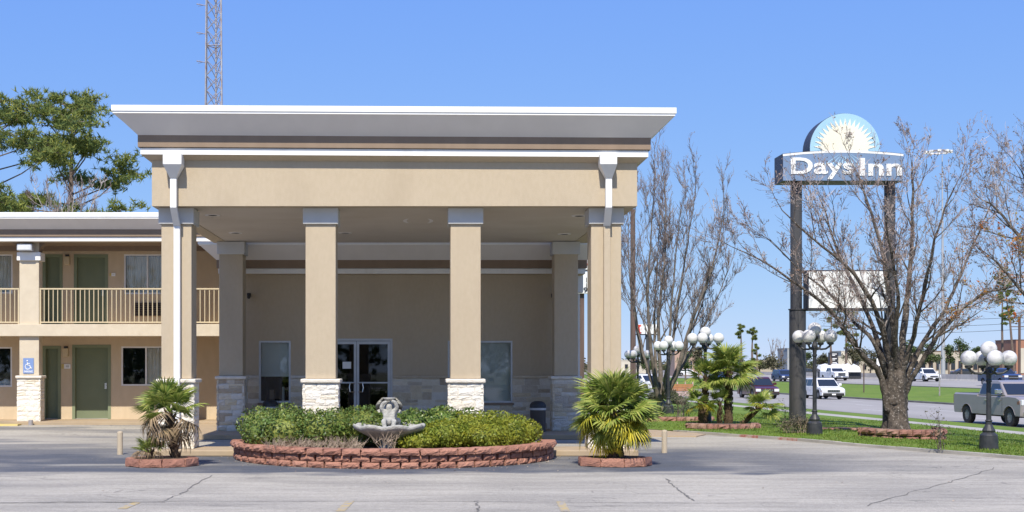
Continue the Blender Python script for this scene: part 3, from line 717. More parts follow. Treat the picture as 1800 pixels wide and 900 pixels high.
def balustrade(x0, x1):
    y = 38.84; z0, z1 = Z(567.5, y), Z(506.5, y)
    r = MB().box(x0, x1, y-.025, y+.025, z1-.04, z1).box(x0, x1, y-.02, y+.02, z0, z0+.035)
    r.box(x0, x0+.04, y-.021, y+.021, zb_t-.02, z1-.04).box(x1-.04, x1, y-.021, y+.021, zb_t-.02, z1-.04)
    p = r.build('balcony_railing', M_rail, wing); n = int((x1-x0)/.1305)
    me = MB().box(-.011, .011, -.011, .011, z0+.035, z1-.04).mesh('baluster', M_rail)
    for i in range(1, n): inst('baluster', me, p, (x0+(x1-x0)*i/n, y, 0))
c1, c2 = X(34, WC), X(300, WC)
balustrade(c1+.58, c2-.01); balustrade(c2+.58, -5.2); balustrade(c1-4.0, c1-.01)
# doors
def wing_door(x0, x1, z0, z1, knob=1, frame=.09):
    y = WY
    f = MB().box(x0, x0+frame, y-.012, y+.12, z0, z1).box(x1-frame, x1, y-.012, y+.12, z0, z1).box(x0+frame, x1-frame, y-.012, y+.12, z1-frame, z1).build('door_frame', M_greenf, wing)
    d = MB().box(x0+frame, x1-frame, y+.10, y+.15, z0+.02, z1-frame).build('door', M_green, wing)
    if knob:
        kx = x1-frame-.09; kz = z0+1.0
        MB().lathe([(.001, -.06), (.03, -.055), (.035, -.035), (.015, -.02), (.03, 0)], (0, 0, 0), 12).build('door_knob', M_chrome, d, (kx, y+.1, kz)).rotation_euler = (R(90), 0, 0)
        MB().box(kx-.03, kx+.03, y+.09, y+.1, kz-.09, kz+.09).build('lock_plate', M_chrome, d)
    MB().box(x0+frame, x1-frame, y+.02, y+.16, z0, z0+.02).build('threshold', M_conc, wing)
for o_ in (ops[1], ops[2]): wing_door(o_[0], o_[1], WF, o_[3], knob=(o_ is ops[2]))
for o_ in (up[1], up[2]): wing_door(o_[0], o_[1], zb_t, o_[3], knob=(o_ is up[2]))
for (a, b, c, d), cur in ((ops[0], (.0, 0)), (ops[3], (.52, 1)), (up[0], (0, 1)), (up[3], (0, 1))):
    w = window(wing, a, b, c, d, WY, fw=.045, mullions=((a+b)/2,), fm=M_gutter)
    if cur[1]: curtain(w, a+.05+(b-a-.1)*cur[0], b-.05, c+.05, d-.05, WY+.13)
cw = children_of(wing)
lw = [o for o in cw if o.name.startswith('window')][0]
for i_, (px, r_) in enumerate(((3, .1), (11, .16), (18, .1))): MB().sphere((X(px, 40.7), 40.7, WZf(675)), r_, 10).build('pillow_shape', M_signw, lw)
def plate(px0, px1, py0, py1):
    o = MB().box(WXf(px0), WXf(px1), WY-.02, WY-.004, WZf(py1), WZf(py0)).build('room_number_plate', M_signw, wing)
    MB().box(WXf(px0), WXf(px0+(px1-px0)*.3), WY-.024, WY-.02, WZf(py1), WZf(py0)).build('yellow_tab', M_yellow2, o)
    MB().box(WXf(px0+(px1-px0)*.5), WXf(px0+(px1-px0)*.85), WY-.023, WY-.02, WZf(py1-2.2), WZf(py0+2.2)).build('number_print', M_cap, o)
plate(108, 124, 640, 648); plate(193, 203, 480, 485.5)
for px, py in ((116.5, 618), (119, 457)):
    x, z = WXf(px), WZf(py); o = MB().box(x-.08, x+.08, WY-.13, WY-.002, z-.15, z+.1).build('wall_lamp', M_rail, wing, bevel=.02)
    MB().box(x-.05, x+.05, WY-.1, WY-.002, z+.1, z+.16).build('lamp_hood', M_black, o)
ac = MB().box(WXf(236), WXf(284), WY-.04, WY-.002, WZf(556), WZf(532)).build('air_conditioner_grille', M_brown, wing)
for i_ in range(7):
    zz_ = WZf(554.5)+i_*(WZf(533.5)-WZf(554.5))/6.6
    for k_ in range(3): MB().box(WXf(238+k_*16), WXf(251.5+k_*16), WY-.055, WY-.04, zz_, zz_+.035).build('louvre', M_dark, ac)
# things by the wing
t = thing('disabled_parking_sign', 'small blue wheelchair parking sign mounted on the stucco column left of the green doors', 'sign', (X(50, WC), WC, Z(643, WC)))
y = WC-.02; sx0, sx1, sz0, sz1 = X(41, WC), X(59.5, WC), Z(656.5, WC), Z(629.5, WC); scx = (sx0+sx1)/2; sh = sz1-sz0
MB().box(sx0, sx1, y, y+.012, sz0, sz1).build('sign_panel', M_signblue, t)
def strk(pts, w=.012, nm='wheelchair_symbol'): 
    return MB().tube([(scx+p[0], y-.003, sz0+p[1]) for p in pts], w, 6)
sy = MB(); u = .14
for pts, w in (([(-.03, .33), (-.02, .24), (.04, .235), (.075, .155), (.1, .15)], .013), ([(-.03, .29), (.045, .285)], .011),
               ([(-.03+.0, .27)]+[(-.015+.075*math.cos(R(a)), .195+.075*math.sin(R(a))) for a in range(120, 345, 22)], .011)):
    q = strk(pts, w); sy.add(q.v, q.f)
q = MB().sphere((scx-.03, y-.004, sz0+.365), .024, 8); sy.add(q.v, q.f)
sy.build('wheelchair_symbol', M_signw, t)
put_text('PARKING', sx0+.03, sx1-.03, sz0+.03, sz0+.085, y-.002, M_signw, t, .02, .003)
o = MB().tube([(X(54, 38.3), 38.3, 0), (X(54, 38.3), 38.3, .24)], .065, 12).build('pipe_stub', M_steel, smooth=False)
tag(o, 'short grey steel pipe stub at the foot of the stone column by the wing', 'pipe')
o = MB().prism([(37.9, 0), (38.35, 0), (38.3, .13), (37.95, .13)], 'x', -15, X(32, 38)).build('yellow_kerb', M_yellow2)
tag(o, 'yellow painted kerb beside the wing column at the left edge', 'kerb')
# two tan bollards
for px, py, lab in ((211, 799, 'short tan steel bollard left of the small left palm'), (1168, 796, 'short tan steel bollard right of the large bushy palm')):
    Y = CZ*F/(py-643); x = X(px, Y)
    b = MB().lathe([(.058, 0), (.058, .44), (.05, .465), (.001, .475)], (0, 0, 0), 16).build('bollard', M_stucco, world=(x, Y, 0), smooth=False)
    tag(b, lab, 'bollard', 'tan bollards either side of the drive')
# bins
def bin_(x, y, label):
    t = thing('trash_bin', label, 'trash bin', (x, y, .12), 'trash bins by the office wall')
    MB().lathe([(.001, 0), (.2, 0), (.2, .55), (.205, .56)], (x, y, .12), 24).build('body', M_bin, t, smooth=False)
    MB().lathe([(.209, .55), (.214, .60), (.209, .605)], (x, y, .12), 24).build('rim_band', M_alu, t)
    MB().lathe([(.211, .605), (.208, .68), (.17, .74), (.09, .775), (.001, .78)], (x, y, .12), 24).build('dome_lid', M_black, t, smooth=True)
bin_(X(945.5, 33.9), 33.9, 'round brown bin with black dome lid, standing clear of the hedge')
bin_(X(475, 34.9), 34.9, 'round bin under the left office window, only its dome lid above the hedge')

# ------------------------------------------------------------ planters
BL = [MB().add(*rough_block(s+40, 5, 3, .07, .14)).mesh('block', M_block) for s in range(8)]
BD = [MB().add(*rough_block(s+70, 4, 3, .22, .2)).mesh('block', M_block_d) for s in range(6)]
def block_ring(parent, cx, cy, a, b, th0, th1, courses, h, bw, dep, meshes, z0=0, setb=.0, capout=.02, seed=0, name='block', rj=.0):
    r = random.Random(seed)
    for c in range(courses):
        top = c == courses-1; aa, bb = a+(capout if top and courses > 1 else -.012*(c % 2)), b+(capout if top and courses > 1 else -.012*(c % 2))
        # arc length table
        ts = np.linspace(th0, th1, 400); xs_ = cx+aa*np.cos(ts); ys_ = cy+bb*np.sin(ts)
        s_ = np.r_[0, np.cumsum(np.hypot(np.diff(xs_), np.diff(ys_)))]; n = max(3, round(s_[-1]/bw)); off_ = .5 if c % 2 else 0
        for i in range(n+(1 if off_ else 0)):
            a0, a1 = max(0, (i-off_)/n), min(1, (i+1-off_)/n)
            if a1-a0 < .01: continue
            t0, t1 = np.interp([a0*s_[-1], a1*s_[-1]], s_, ts)
            p0 = Vector((cx+aa*math.cos(t0), cy+bb*math.sin(t0), 0)); p1 = Vector((cx+aa*math.cos(t1), cy+bb*math.sin(t1), 0))
            m_ = (p0+p1)/2; d = p1-p0; ang = math.atan2(d.y, d.x)
            inst(name, r.choice(meshes), parent, (m_.x+r.uniform(-rj, rj), m_.y+r.uniform(-rj, rj), z0+h*c+h/2), (0, r.uniform(-.01, .01), ang), (d.length-(.022 if top else r.uniform(.03, .07)), dep, h-(.011 if h < .15 else .02)))
def soil(parent, cx, cy, a, b, th0, th1, z, n=40):
    vs = [(cx, cy, z+.03)]+[(cx+a*math.cos(th0+(th1-th0)*i/n), cy+b*math.sin(th0+(th1-th0)*i/n), z) for i in range(n+1)]
    return MB().add(vs, [(0, i+1, i+2) for i in range(n)]).build('soil', M_soil, parent)
PCX, PCY = -.53, 26.35
pl = thing('brick_planter', 'large semicircular planter of three courses of red blocks in front of the entrance', 'planter', (PCX, 25, 0))
block_ring(pl, PCX, PCY, 3.12, 3.2, math.pi, 2*math.pi, 3, .116, .345, .3, BL, seed=1, capout=.05, rj=.008)
soil(pl, PCX, PCY, 2.9, 2.95, math.pi, 2*math.pi, .27)
MB().box(PCX-2.9, PCX+2.9, PCY-.02, PCY+.04, 0, .3).build('planter_back', M_conc, pl)
ring = MB(); n = 60
for c, (rr_, zz_) in enumerate(((3.02, .0), )):
    vs = []
    for i in range(n+1):
        t_ = math.pi+math.pi*i/n; vs += [(PCX+3.03*math.cos(t_), PCY+3.11*math.sin(t_), .0), (PCX+3.03*math.cos(t_), PCY+3.11*math.sin(t_), .33), (PCX+2.86*math.cos(t_), PCY+2.92*math.sin(t_), .33), (PCX+2.86*math.cos(t_), PCY+2.92*math.sin(t_), 0)]
    ring.add(vs, [(4*i+j, 4*i+j+1, 4*i+j+5, 4*i+j+4) for i in range(n) for j in range(3)])
ring.build('wall_core', M_block_d, pl)
sp1 = thing('brick_tree_ring', 'small ring of red blocks round the left palm', 'planter', (-4.62, 23.85, 0))
block_ring(sp1, -4.64, 23.95, .66, .56, 0, 2*math.pi, 1, .155, .42, .16, BL, seed=2)
soil(sp1, -4.64, 23.95, .6, .5, 0, 2*math.pi, .13)
sp2 = thing('brick_tree_ring', 'small ring of red blocks round the right bushy palm', 'planter', (3.45, 23.9, 0))
block_ring(sp2, 3.47, 24.0, .68, .52, 0, 2*math.pi, 1, .16, .40, .16, BL, seed=3)
soil(sp2, 3.47, 24.0, .6, .46, 0, 2*math.pi, .135)

# ------------------------------------------------------------ foliage
def leaves(name, pts, nrm, size, m, parent=None, seed=0, aspect=2.0, jn=.8, world=(0, 0, 0), kind=None, fold=0):
    r = np.random.default_rng(seed); n = len(pts); nr = nrm+r.normal(0, jn, (n, 3)); nr /= np.linalg.norm(nr, axis=1)[:, None]+1e-9
    t = np.cross(nr, r.normal(0, 1, (n, 3))); t /= np.linalg.norm(t, axis=1)[:, None]+1e-9; b = np.cross(nr, t)
    s = size*(.6+.8*r.random(n))[:, None]; w = s/aspect
    v = np.zeros((n, 4, 3)); v[:, 0] = pts-t*s*.5; v[:, 1] = pts+b*w*.5; v[:, 2] = pts+t*s*.5; v[:, 3] = pts-b*w*.5
    return np_mesh(name, v, 4, m, parent, world, kind)
def blob_points(blobs, n, seed=0, shell=.35, lump=.18, zmin=None):
    r = np.random.default_rng(seed); P = []; Nn = []; vol = np.array([b[3]*b[4]+b[4]*b[5]+b[3]*b[5] for b in blobs]); vol = vol/vol.sum()
    for b, fr_ in zip(blobs, vol):
        k_ = int(n*fr_*1.6)+8; d = r.normal(0, 1, (k_, 3)); d /= np.linalg.norm(d, axis=1)[:, None]
        c = np.array(b[:3]); rad = np.array(b[3:6]); q = 1-shell*r.random(k_)**1.6
        lum = np.array([mnoise.noise(Vector((c+dd*rad)*2.6)) for dd in d]); q = q*(1+lump*lum*2)
        P.append(c+d*rad*q[:, None]); Nn.append(d/rad)
    P = np.concatenate(P); Nn = np.concatenate(Nn); Nn /= np.linalg.norm(Nn, axis=1)[:, None]
    # drop points deep inside another blob
    keep = np.ones(len(P), bool)
    for b in blobs:
        dd = (((P-np.array(b[:3]))/np.array(b[3:6]))**2).sum(1); keep &= dd > (1-shell)**2*.8
    if zmin is not None: keep &= P[:, 2] > zmin
    P, Nn = P[keep], Nn[keep]; idx = r.permutation(len(P))[:n]; return P[idx], Nn[idx]
def core(blobs, m, parent, k=.72, name='inner_growth'):
    mb = MB()
    for b in blobs:
        q = MB().sphere((0, 0, 0), 1, 12)
        mb.add([(b[0]+p[0]*b[3]*k, b[1]+p[1]*b[4]*k, b[2]+p[2]*b[5]*k) for p in q.v], q.f)
    return mb.build(name, m, parent)
def shrub(name, label, cat, blobs, n, size, m, group=None, twigs=True, seed=0, shell=.35, lump=.18, zmin=None, aspect=2.0, coreM=None, k=.72):
    cx = sum(b[0] for b in blobs)/len(blobs); cy = sum(b[1] for b in blobs)/len(blobs)
    t = thing(name, label, cat, (cx, cy, min(b[2]-b[5] for b in blobs)), group); P_, N_ = blob_points(blobs, n, seed, shell, lump, zmin)
    leaves('foliage', P_, N_, size, m, t, seed, aspect); core(blobs, coreM or m, t, k); return t
hb = []
for i in range(9):
    u_ = i/8; hb.append((-3.05+3.9*u_, 25.45-.25*math.sin(u_*3.1)+(.25 if i == 0 else 0), .62+.05*math.sin(i*2.1), .48, .55, .40))
hb.append((-3.0, 25.0, .52, .36, .45, .32)); hb.append((-2.55, 24.85, .56, .45, .4, .36)); hb.append((-1.9, 24.9, .6, .45, .4, .34))
shrub('clipped_hedge', 'dark green clipped hedge at the back and left of the large red block planter', 'hedge', hb, 19000, .062, M_leaf, seed=4, lump=.12, zmin=.28)
yb_ = [(1.6, 25.35, .56, .52, .5, .34), (1.0, 25.0, .60, .5, .5, .33), (.45, 24.6, .52, .5, .45, .30), (1.15, 24.6, .5, .55, .5, .3), (1.95, 25.5, .5, .38, .42, .30), (-.1, 24.2, .42, .42, .4, .2), (1.6, 24.95, .5, .45, .4, .3)]
shrub('yellow_green_shrub', 'bright yellow-green clipped shrub right of the fountain', 'shrub', yb_, 15000, .052, M_leafy, seed=5, lump=.2, zmin=.27)
def twig_bush(name, label, cat, c, n, h, sp, m, group=None, seed=0, r0=.006, ax=1., ay=1., fork=3, leafm=None):
    r = random.Random(seed); mb = MB(); tips = []
    for i in range(n):
        p = Vector((c[0]+r.uniform(-1, 1)*ax, c[1]+r.uniform(-1, 1)*ay, c[2])); d = Vector((r.gauss(0, sp), r.gauss(0, sp*.8), 1)).normalized(); L = h*r.uniform(.5, 1.1)
        q = p+d*L*.5; e = q+(d+Vector((r.gauss(0, .3), r.gauss(0, .3), 0)))*L*.5; mb.tube([p, q, e], [r0, r0*.7, r0*.3], 3, cap=False); tips.append(e)
        for k_ in range(fork):
            a = p.lerp(e, r.uniform(.3, .8)); b = a+Vector((r.gauss(0, .5), r.gauss(0, .5), r.uniform(.1, .8))).normalized()*L*r.uniform(.2, .45)
            mb.tube([a, b], [r0*.6, r0*.25], 3, cap=False); tips.append(b)
    t = thing(name, label, cat, c, group); mb.build('stems', m, t, fix=False)
    if leafm:
        P_ = np.array([list(q) for q in tips for _ in range(5)])+np.random.default_rng(seed).normal(0, .05, (len(tips)*5, 3))
        leaves('foliage', P_, np.tile([0, 0, 1.], (len(P_), 1)), .05, leafm, t, seed)
    return t
twig_bush('dry_shrub', 'dead leafless brown shrub sprawling left of the fountain inside the block planter', 'shrub', (-1.9, 24.05, .3), 230, .26, .9, M_dry, seed=6, ax=.85, ay=.25, r0=.005)
twig_bush('dry_twigs', 'small bare twig clump right in front of the fountain bowl', 'shrub', (-.58, 23.72, .29), 16, .42, .4, M_dry, seed=7, ax=.15, ay=.08, r0=.007)

# fountain
FXc, FYc = X(684, 24.35), 24.35
ft = thing('fountain', 'weathered grey cast stone fountain bowl with cherub figures between the hedges', 'fountain', (FXc, FYc, .28))
def scal(t, r, z): return r*(1+.075*math.sin(8*t)*min(1, max(0, (z-.2)/.12)))
def lobe(t, r, z): return r*(1+.06*abs(math.sin(4.0*t+.5))*(1 if z > .16 else 0))
bowl = MB().lathe([(.12, 0), (.13, .06), (.16, .12), (.34, .19), (.5, .27), (.575, .30), (.62, .33), (.635, .375), (.615, .40), (.565, .39), (.51, .34), (.4, .30), (.2, .28), (.001, .28)], (FXc, FYc, .30), 64, lobe)
for i_, v_ in enumerate(bowl.v):                # rim rises and dips between the shells
    t_ = math.atan2(v_[1]-FYc, v_[0]-FXc); rr_ = math.hypot(v_[0]-FXc, v_[1]-FYc)
    if rr_ > .45: bowl.v[i_] = (v_[0], v_[1], v_[2]+.035*abs(math.sin(4*t_+.5))*(rr_-.45)/.17)
bowl.build('bowl', M_fount, ft, smooth=True)
MB().lathe([(.2, 0), (.2, .05), (.12, .09), (.12, .2)], (FXc, FYc, .26), 20).build('pedestal', M_fount, ft, smooth=True)
MB().lathe([(.25, 0), (.24, .06), (.2, .08), (.001, .09)], (FXc, FYc, .585), 20, lambda t, r, z: r*(1+.1*math.sin(5*t))).build('rock_base', M_fount, ft, smooth=True)
def skin_fig(name, J, E, parent, world, m, rot=0, sc=1, sub=1):
    me = bpy.data.meshes.new(name); me.from_pydata([tuple(c*sc for c in j[0]) for j in J], E, []); o = bpy.data.objects.new(name, me); place(o, parent, world); o.rotation_euler.z = rot
    o.modifiers.new('skin', 'SKIN'); me.materials.append(m)
    sk = me.skin_vertices[0] if me.skin_vertices else None
    for i, j in enumerate(J):
        rr = j[1] if hasattr(j[1], '__len__') else (j[1], j[1]); me.skin_vertices[0].data[i].radius = (rr[0]*sc, rr[1]*sc)
    me.skin_vertices[0].data[0].use_root = True
    s_ = o.modifiers.new('sub', 'SUBSURF'); s_.levels = sub; s_.render_levels = 2; return o
def make_skin_layer(me):
    b = bmesh.new(); b.from_mesh(me); b.verts.layers.skin.verify(); b.to_mesh(me); b.free()
_old = skin_fig
def skin_fig(name, J, E, parent, world, m, rot=0, sc=1):
    me = bpy.data.meshes.new(name); me.from_pydata([tuple(c*sc for c in j[0]) for j in J], E, []); make_skin_layer(me)
    o = bpy.data.objects.new(name, me); place(o, parent, world); o.rotation_euler.z = rot; me.materials.append(m)
    for i, j in enumerate(J):
        rr = j[1] if hasattr(j[1], '__len__') else (j[1], j[1]); me.skin_vertices[0].data[i].radius = (rr[0]*sc, rr[1]*sc)
    me.skin_vertices[0].data[0].use_root = True
    o.modifiers.new('skin', 'SKIN'); s_ = o.modifiers.new('sub', 'SUBSURF'); s_.levels = 1; s_.render_levels = 2; return o
# seated cherub: pelvis at origin, facing -y
CH = [((0, 0, 0), .085), ((0, .0, .09), .09), ((0, .0, .18), .085), ((0, 0, .245), .04), ((0, -.01, .30), .065), ((0, -.012, .36), .055),
      ((-.07, -.09, .03), .062), ((-.10, -.19, .07), .05), ((-.075, -.20, -.06), .042), ((-.08, -.27, -.08), .035),
      ((.07, -.09, .03), .062), ((.10, -.19, .07), .05), ((.075, -.20, -.06), .042), ((.08, -.27, -.08), .035),
      ((-.09, 0, .22), .045), ((-.15, -.03, .27), .042), ((-.11, -.06, .37), .036), ((-.04, -.06, .40), .03),
      ((.09, 0, .22), .045), ((.15, -.03, .29), .042), ((.11, -.06, .39), .036), ((.04, -.06, .415), .03)]
CE = [(0, 1), (1, 2), (2, 3), (3, 4), (4, 5), (0, 6), (6, 7), (7, 8), (8, 9), (0, 10), (10, 11), (11, 12), (12, 13), (2, 14), (14, 15), (15, 16), (16, 17), (2, 18), (18, 19), (19, 20), (20, 21)]
skin_fig('cherub', CH, CE, ft, (FXc+.0, FYc-.02, .74), M_fount, 0, 1.0)
skin_fig('cherub', CH, CE, ft, (FXc+.03, FYc+.14, .74), M_fount, R(165), .98)
for s_ in (-1, 1):                               # wings folded over the shoulders
    mb = MB(); n = 7; vs = []
    for i_ in range(n):
        a_ = i_/(n-1); vs += [(FXc+s_*(.10+.10*math.sin(a_*3.1)), FYc+.02, 1.22-.26*a_), (FXc+s_*(.13+.115*math.sin(a_*2.6)), FYc-.05, 1.21-.27*a_), (FXc+s_*(.07+.05*a_), FYc+.06, 1.2-.2*a_)]
    mb.add(vs, [(3*i_+j, 3*i_+(j+1) % 3, 3*i_+3+(j+1) % 3, 3*i_+3+j) for i_ in range(n-1) for j in range(3)]); mb.build('wing', M_fount, ft, smooth=True)
MB().lathe([(.001, .02), (.05, .0), (.1, .03), (.12, .055), (.1, .06), (.001, .04)], (FXc, FYc, 1.15), 18, lambda t, r, z: r*(1+.1*math.sin(9*t))).build('shell_dish', M_fount, ft, smooth=True)

# ------------------------------------------------------------ fan palms
def frond_mesh(m, seed, n=32, Rf=.54, pet=.45, spread=115, droop=.045, split=.35, dead=False, wid=1.):
    r = random.Random(seed); mb = MB()
    mb.tube([(0, 0, 0), (pet*.5, 0, .02), (pet, 0, 0)], [.014, .010, .007], 4, cap=False)
    for i in range(n):
        a = R(-spread+2*spread*i/(n-1)+r.uniform(-2, 2)); L = Rf*(1-.28*abs(i/(n-1)-.5)*2)*r.uniform(.86, 1.06)
        d = Vector((math.cos(a), math.sin(a), 0)); s_ = Vector((-d.y, d.x, 0)); w = wid*L*math.pi*spread/90/n*.34
        o = Vector((pet, 0, 0)); q = .35*abs(math.sin(a)); up_ = Vector((0, 0, 1))
        m1 = o+d*L*.5+up_*(.05*Rf/.5); w2 = w*.62; dr = droop*r.uniform(.5, 1.7)
        t_ = o+d*L*(.98 if not dead else .9)-up_*dr; m2 = o+d*L*.78-up_*dr*.3+up_*.02
        vs = [o, m1+s_*w, m1-up_*w*.55, m1-s_*w, m2+s_*w2, m2-up_*w2*.55, m2-s_*w2, t_]
        mb.add(vs, [(0, 2, 1), (0, 3, 2), (1, 2, 5, 4), (2, 3, 6, 5), (4, 5, 7), (5, 6, 7)])
    return mb.mesh('frond', m, fix=False)
FM = {'g': [frond_mesh(M_fr, s) for s in range(5)], 'y': [frond_mesh(M_fry, 20+s, droop=.16, wid=.8) for s in range(3)],
      'b': [frond_mesh(M_frb, 30+s, n=18, droop=.3, dead=True, spread=80, wid=.7) for s in range(4)]}
def palm(label, base, hub, n, sc, trunk_r, spec, group='fan palms', seed=0, name='fan_palm', lean=0):
    """spec: list of (kind, count, elevation range in deg, scale factor)"""
    r = random.Random(seed); t = thing(name, label, 'palm', base, group); b, h = Vector(base), Vector(hub)
    tb = MB(); m_ = 9; pts = [b.lerp(h, i/m_)+Vector((random.uniform(-.01, .01), 0, 0)) for i in range(m_+1)]; tb.tube([p-Vector((0, 0, .05 if i == 0 else 0)) for i, p in enumerate(pts)], [trunk_r*(1.15-.25*i/m_)*(1+.1*(i % 2)) for i in range(m_+1)], 10)
    tr = tb.build('trunk', M_ptrunk, t)
    st = MB()                                  # old leaf bases
    H = (h-b).length
    for i in range(int(60*H)+10):
        a = r.uniform(0, 6.28); p = b.lerp(h, r.random()); d = Vector((math.cos(a), math.sin(a), 0)); q = p+d*trunk_r*.8
        st.tube([q, q+d*.05+Vector((0, 0, .07)), q+d*.06+Vector((0, 0, .13))], [.018, .013, .003], 4, cap=False)
    st.build('leaf_bases', M_ptrunk, tr)
    for kind, cnt, (e0, e1), sf in spec:
        for i in range(cnt):
            az = 2*math.pi*(i+r.uniform(-.3, .3))/cnt+seed; e = R(r.uniform(e0, e1)); me = r.choice(FM[kind]); s_ = sc*sf*r.uniform(.85, 1.1)
            hh = h-Vector((0, 0, .0 if e0 > 0 else r.uniform(0, .15)*sc))
            M_ = Euler((R(r.uniform(-35, 35)), 0, 0)).to_matrix(); M2 = Euler((0, -e, 0)).to_matrix(); M3 = Euler((0, 0, az)).to_matrix(); rot = (M3@M2@M_).to_euler()
            inst('frond', me, t, hh, rot, (s_, s_, s_))
    return t
palm('small fan palm with green top and brown hanging dead fronds, in the left block ring', (-4.40, 23.95, .12), (-4.50, 23.95, .96), 0, .78, .06,
     [('g', 9, (55, 85), .92), ('g', 9, (25, 50), .95), ('g', 6, (0, 18), 1.0), ('b', 7, (-28, -4), 1.0), ('b', 5, (-55, -30), .95), ('b', 7, (-80, -60), .85)], seed=1)
palm('tiny sucker palm at the left foot of the small left palm', (-4.82, 23.8, .12), (-4.83, 23.78, .24), 0, .42, .04, [('g', 7, (10, 60), 1), ('b', 7, (-20, 10), .9), ('g', 4, (60, 85), .8)], seed=2, group='fan palms')
palm('dense bushy fan palm with yellow lower fronds in the right block ring', (3.50, 24.0, .12), (3.48, 24.0, .98), 0, .88, .12,
     [('g', 12, (50, 88), .98), ('g', 15, (25, 55), 1.03), ('g', 15, (0, 25), 1.05), ('g', 11, (-30, 0), 1.03), ('y', 7, (-30, -5), 1.02), ('y', 11, (-62, -25), 1.04), ('g', 6, (-60, -30), .9), ('b', 7, (-80, -60), .75)], seed=3)
palm('tiny yellow-green sucker at the foot of the bushy right palm', (3.42, 23.78, .12), (3.42, 23.78, .16), 0, .30, .03, [('y', 5, (30, 85), 1), ('g', 4, (20, 70), 1)], seed=5, group='fan palms')
q = ghit(1280, 748, .05)
palm('tall fan palm with thick brown trunk on the lawn right of the first lamp post', (q.x, q.y, q.z), (q.x, q.y, Z(650, q.y)), 0, 1.0, .105,
     [('g', 8, (35, 80), .95), ('g', 13, (0, 35), 1.05), ('g', 9, (-30, 5), 1.05)], seed=6)
palm('low fan palm stem with drooping bright fronds right of the tall lawn palm', (q.x+.35, q.y-.2, q.z), (q.x+.9, q.y-.3, Z(712, q.y)), 0, .72, .06, [('g', 6, (0, 70), 1), ('y', 2, (0, 40), .9), ('g', 4, (-35, 0), 1)], seed=7)
palm('fan palm with three drooping tiers of fronds against the black lamp post', (q.x-.72, q.y-.1, q.z), (q.x-.66, q.y-.1, Z(663, q.y)), 0, .74, .06, [('g', 8, (-10, 60), 1), ('g', 6, (-40, 0), 1)], seed=8)
palm('low yellowing fan palm at the foot of the black lamp post', (q.x-.85, q.y-.35, q.z), (q.x-.86, q.y-.35, Z(708, q.y)), 0, .68, .05, [('g', 9, (-25, 70), 1), ('y', 4, (-35, 0), .9)], seed=9)
palm('small pale fan palm between the two lawn palms', (q.x-.3, q.y-.2, q.z), (q.x-.28, q.y-.2, Z(706, q.y)), 0, .55, .03, [('g', 6, (0, 80), 1)], seed=10)

# ------------------------------------------------------------ lamp posts with five globes
def lamp_post(label, H, gm, name='lamp_post', seed=0):
    t = thing(name, label, 'lamp post', (0, 0, 0), 'black lamp posts with white globes')
    MB().lathe([(.001, 0), (.2, 0), (.205, .04), (.19, .06), (.175, .34), (.16, .36), (.115, .40), (.13, .44), (.10, .50), (.065, .56), (.06, .62), (.075, .64), (.06, .66)], (0, 0, 0), 20).build('pedestal', M_black, t, smooth=False)
    za = H-.62
    MB().lathe([(.052, .66), (.045, za-.25), (.06, za-.24), (.06, za-.2), (.045, za-.18), (.06, za-.05), (.075, za+.02), (.05, za+.1), (.045, za+.16), (.09, za+.2), (.1, za+.25), (.06, za+.27)], (0, 0, 0), 14).build('shaft', M_black, t)
    gr = .165
    MB().sphere((0, 0, za+.27+gr), gr, 18).build('globe', gm, t, smooth=True)
    for k_ in range(4):
        a = R(45+90*k_+seed); dx, dy = math.cos(a), math.sin(a); r_ = .40
        P_ = [(0.04, -.02), (.16, -.07), (.28, -.06), (.37, .0), (r_, .05)]
        arm = MB().tube([(dx*p, dy*p, za+q_) for p, q_ in P_], [.03, .026, .024, .026, .03], 8).build('arm', M_black, t)
        MB().lathe([(.02, 0), (.075, .02), (.085, .06), (.06, .065)], (dx*r_, dy*r_, za+.03), 12).build('globe_holder', M_black, arm)
        MB().sphere((dx*r_, dy*r_, za+.08+gr), gr, 18).build('globe', gm, t, smooth=True)
    return t
def lamp_at(px, base, top, label, gm, seed):
    q = ghit(px, base, .03); H = (base-top)/F*q.y; t = lamp_post(label, H, gm, seed=seed); t.location = q; return q
lamp_at(1175, 731, 589, 'black lamp post with clean white globes beside the multi-stemmed bare tree', M_globe, 10)
L1 = lamp_at(1240, 745, 573, 'black lamp post with clean white globes rising from the lawn palms', M_globe, 20)
lamp_at(1432, 768, 565, 'black lamp post with streaked globes next to the thick sign pole', M_globe_d, 8)
lamp_at(1738, 794, 598, 'short black lamp post with streaked globes nearest the silver pickup', M_globe_d, 40)
lamp_at(1121, 722, 606, 'farthest black lamp post with grey globes, half hidden by the bare tree stems', M_globe_d, 10)

# ------------------------------------------------------------ garden bed edgings
def bed(label, cx, cy, a, b, th0, th1, z, courses=1, h=.16, seed=0, bwid=.3):
    t = thing('brick_bed_edging', label, 'edging', (cx, cy, z), 'old red brick edgings on the lawn')
    block_ring(t, cx, cy, a, b, th0, th1, courses, h, bwid, .2, BD, z0=z-.02, seed=seed, rj=.015)
    soil(t, cx, cy, a*.93, b*.93, 0, 2*math.pi, z+h*courses*.6); return t
q = ghit(1282, 757, .05); bed('low dark red brick edging round the lawn palms', q.x, q.y+.9, 1.0, .95, math.pi, 2*math.pi, q.z, h=.2, seed=3)
q = ghit(1190, 743, .05); bed('low red brick edging below the clean lamp post by the bare tree', q.x, q.y+.9, 1.3, .9, math.pi, 2*math.pi, q.z, h=.2, seed=4)
TB = ghit(1577, 766, .08)
bed('curved red brick edging round the big bare tree trunk', X(1583, 32.4), 32.5, .98, 1.35, math.pi, 2*math.pi, TB.z-.03, courses=2, h=.16, seed=5, bwid=.3)
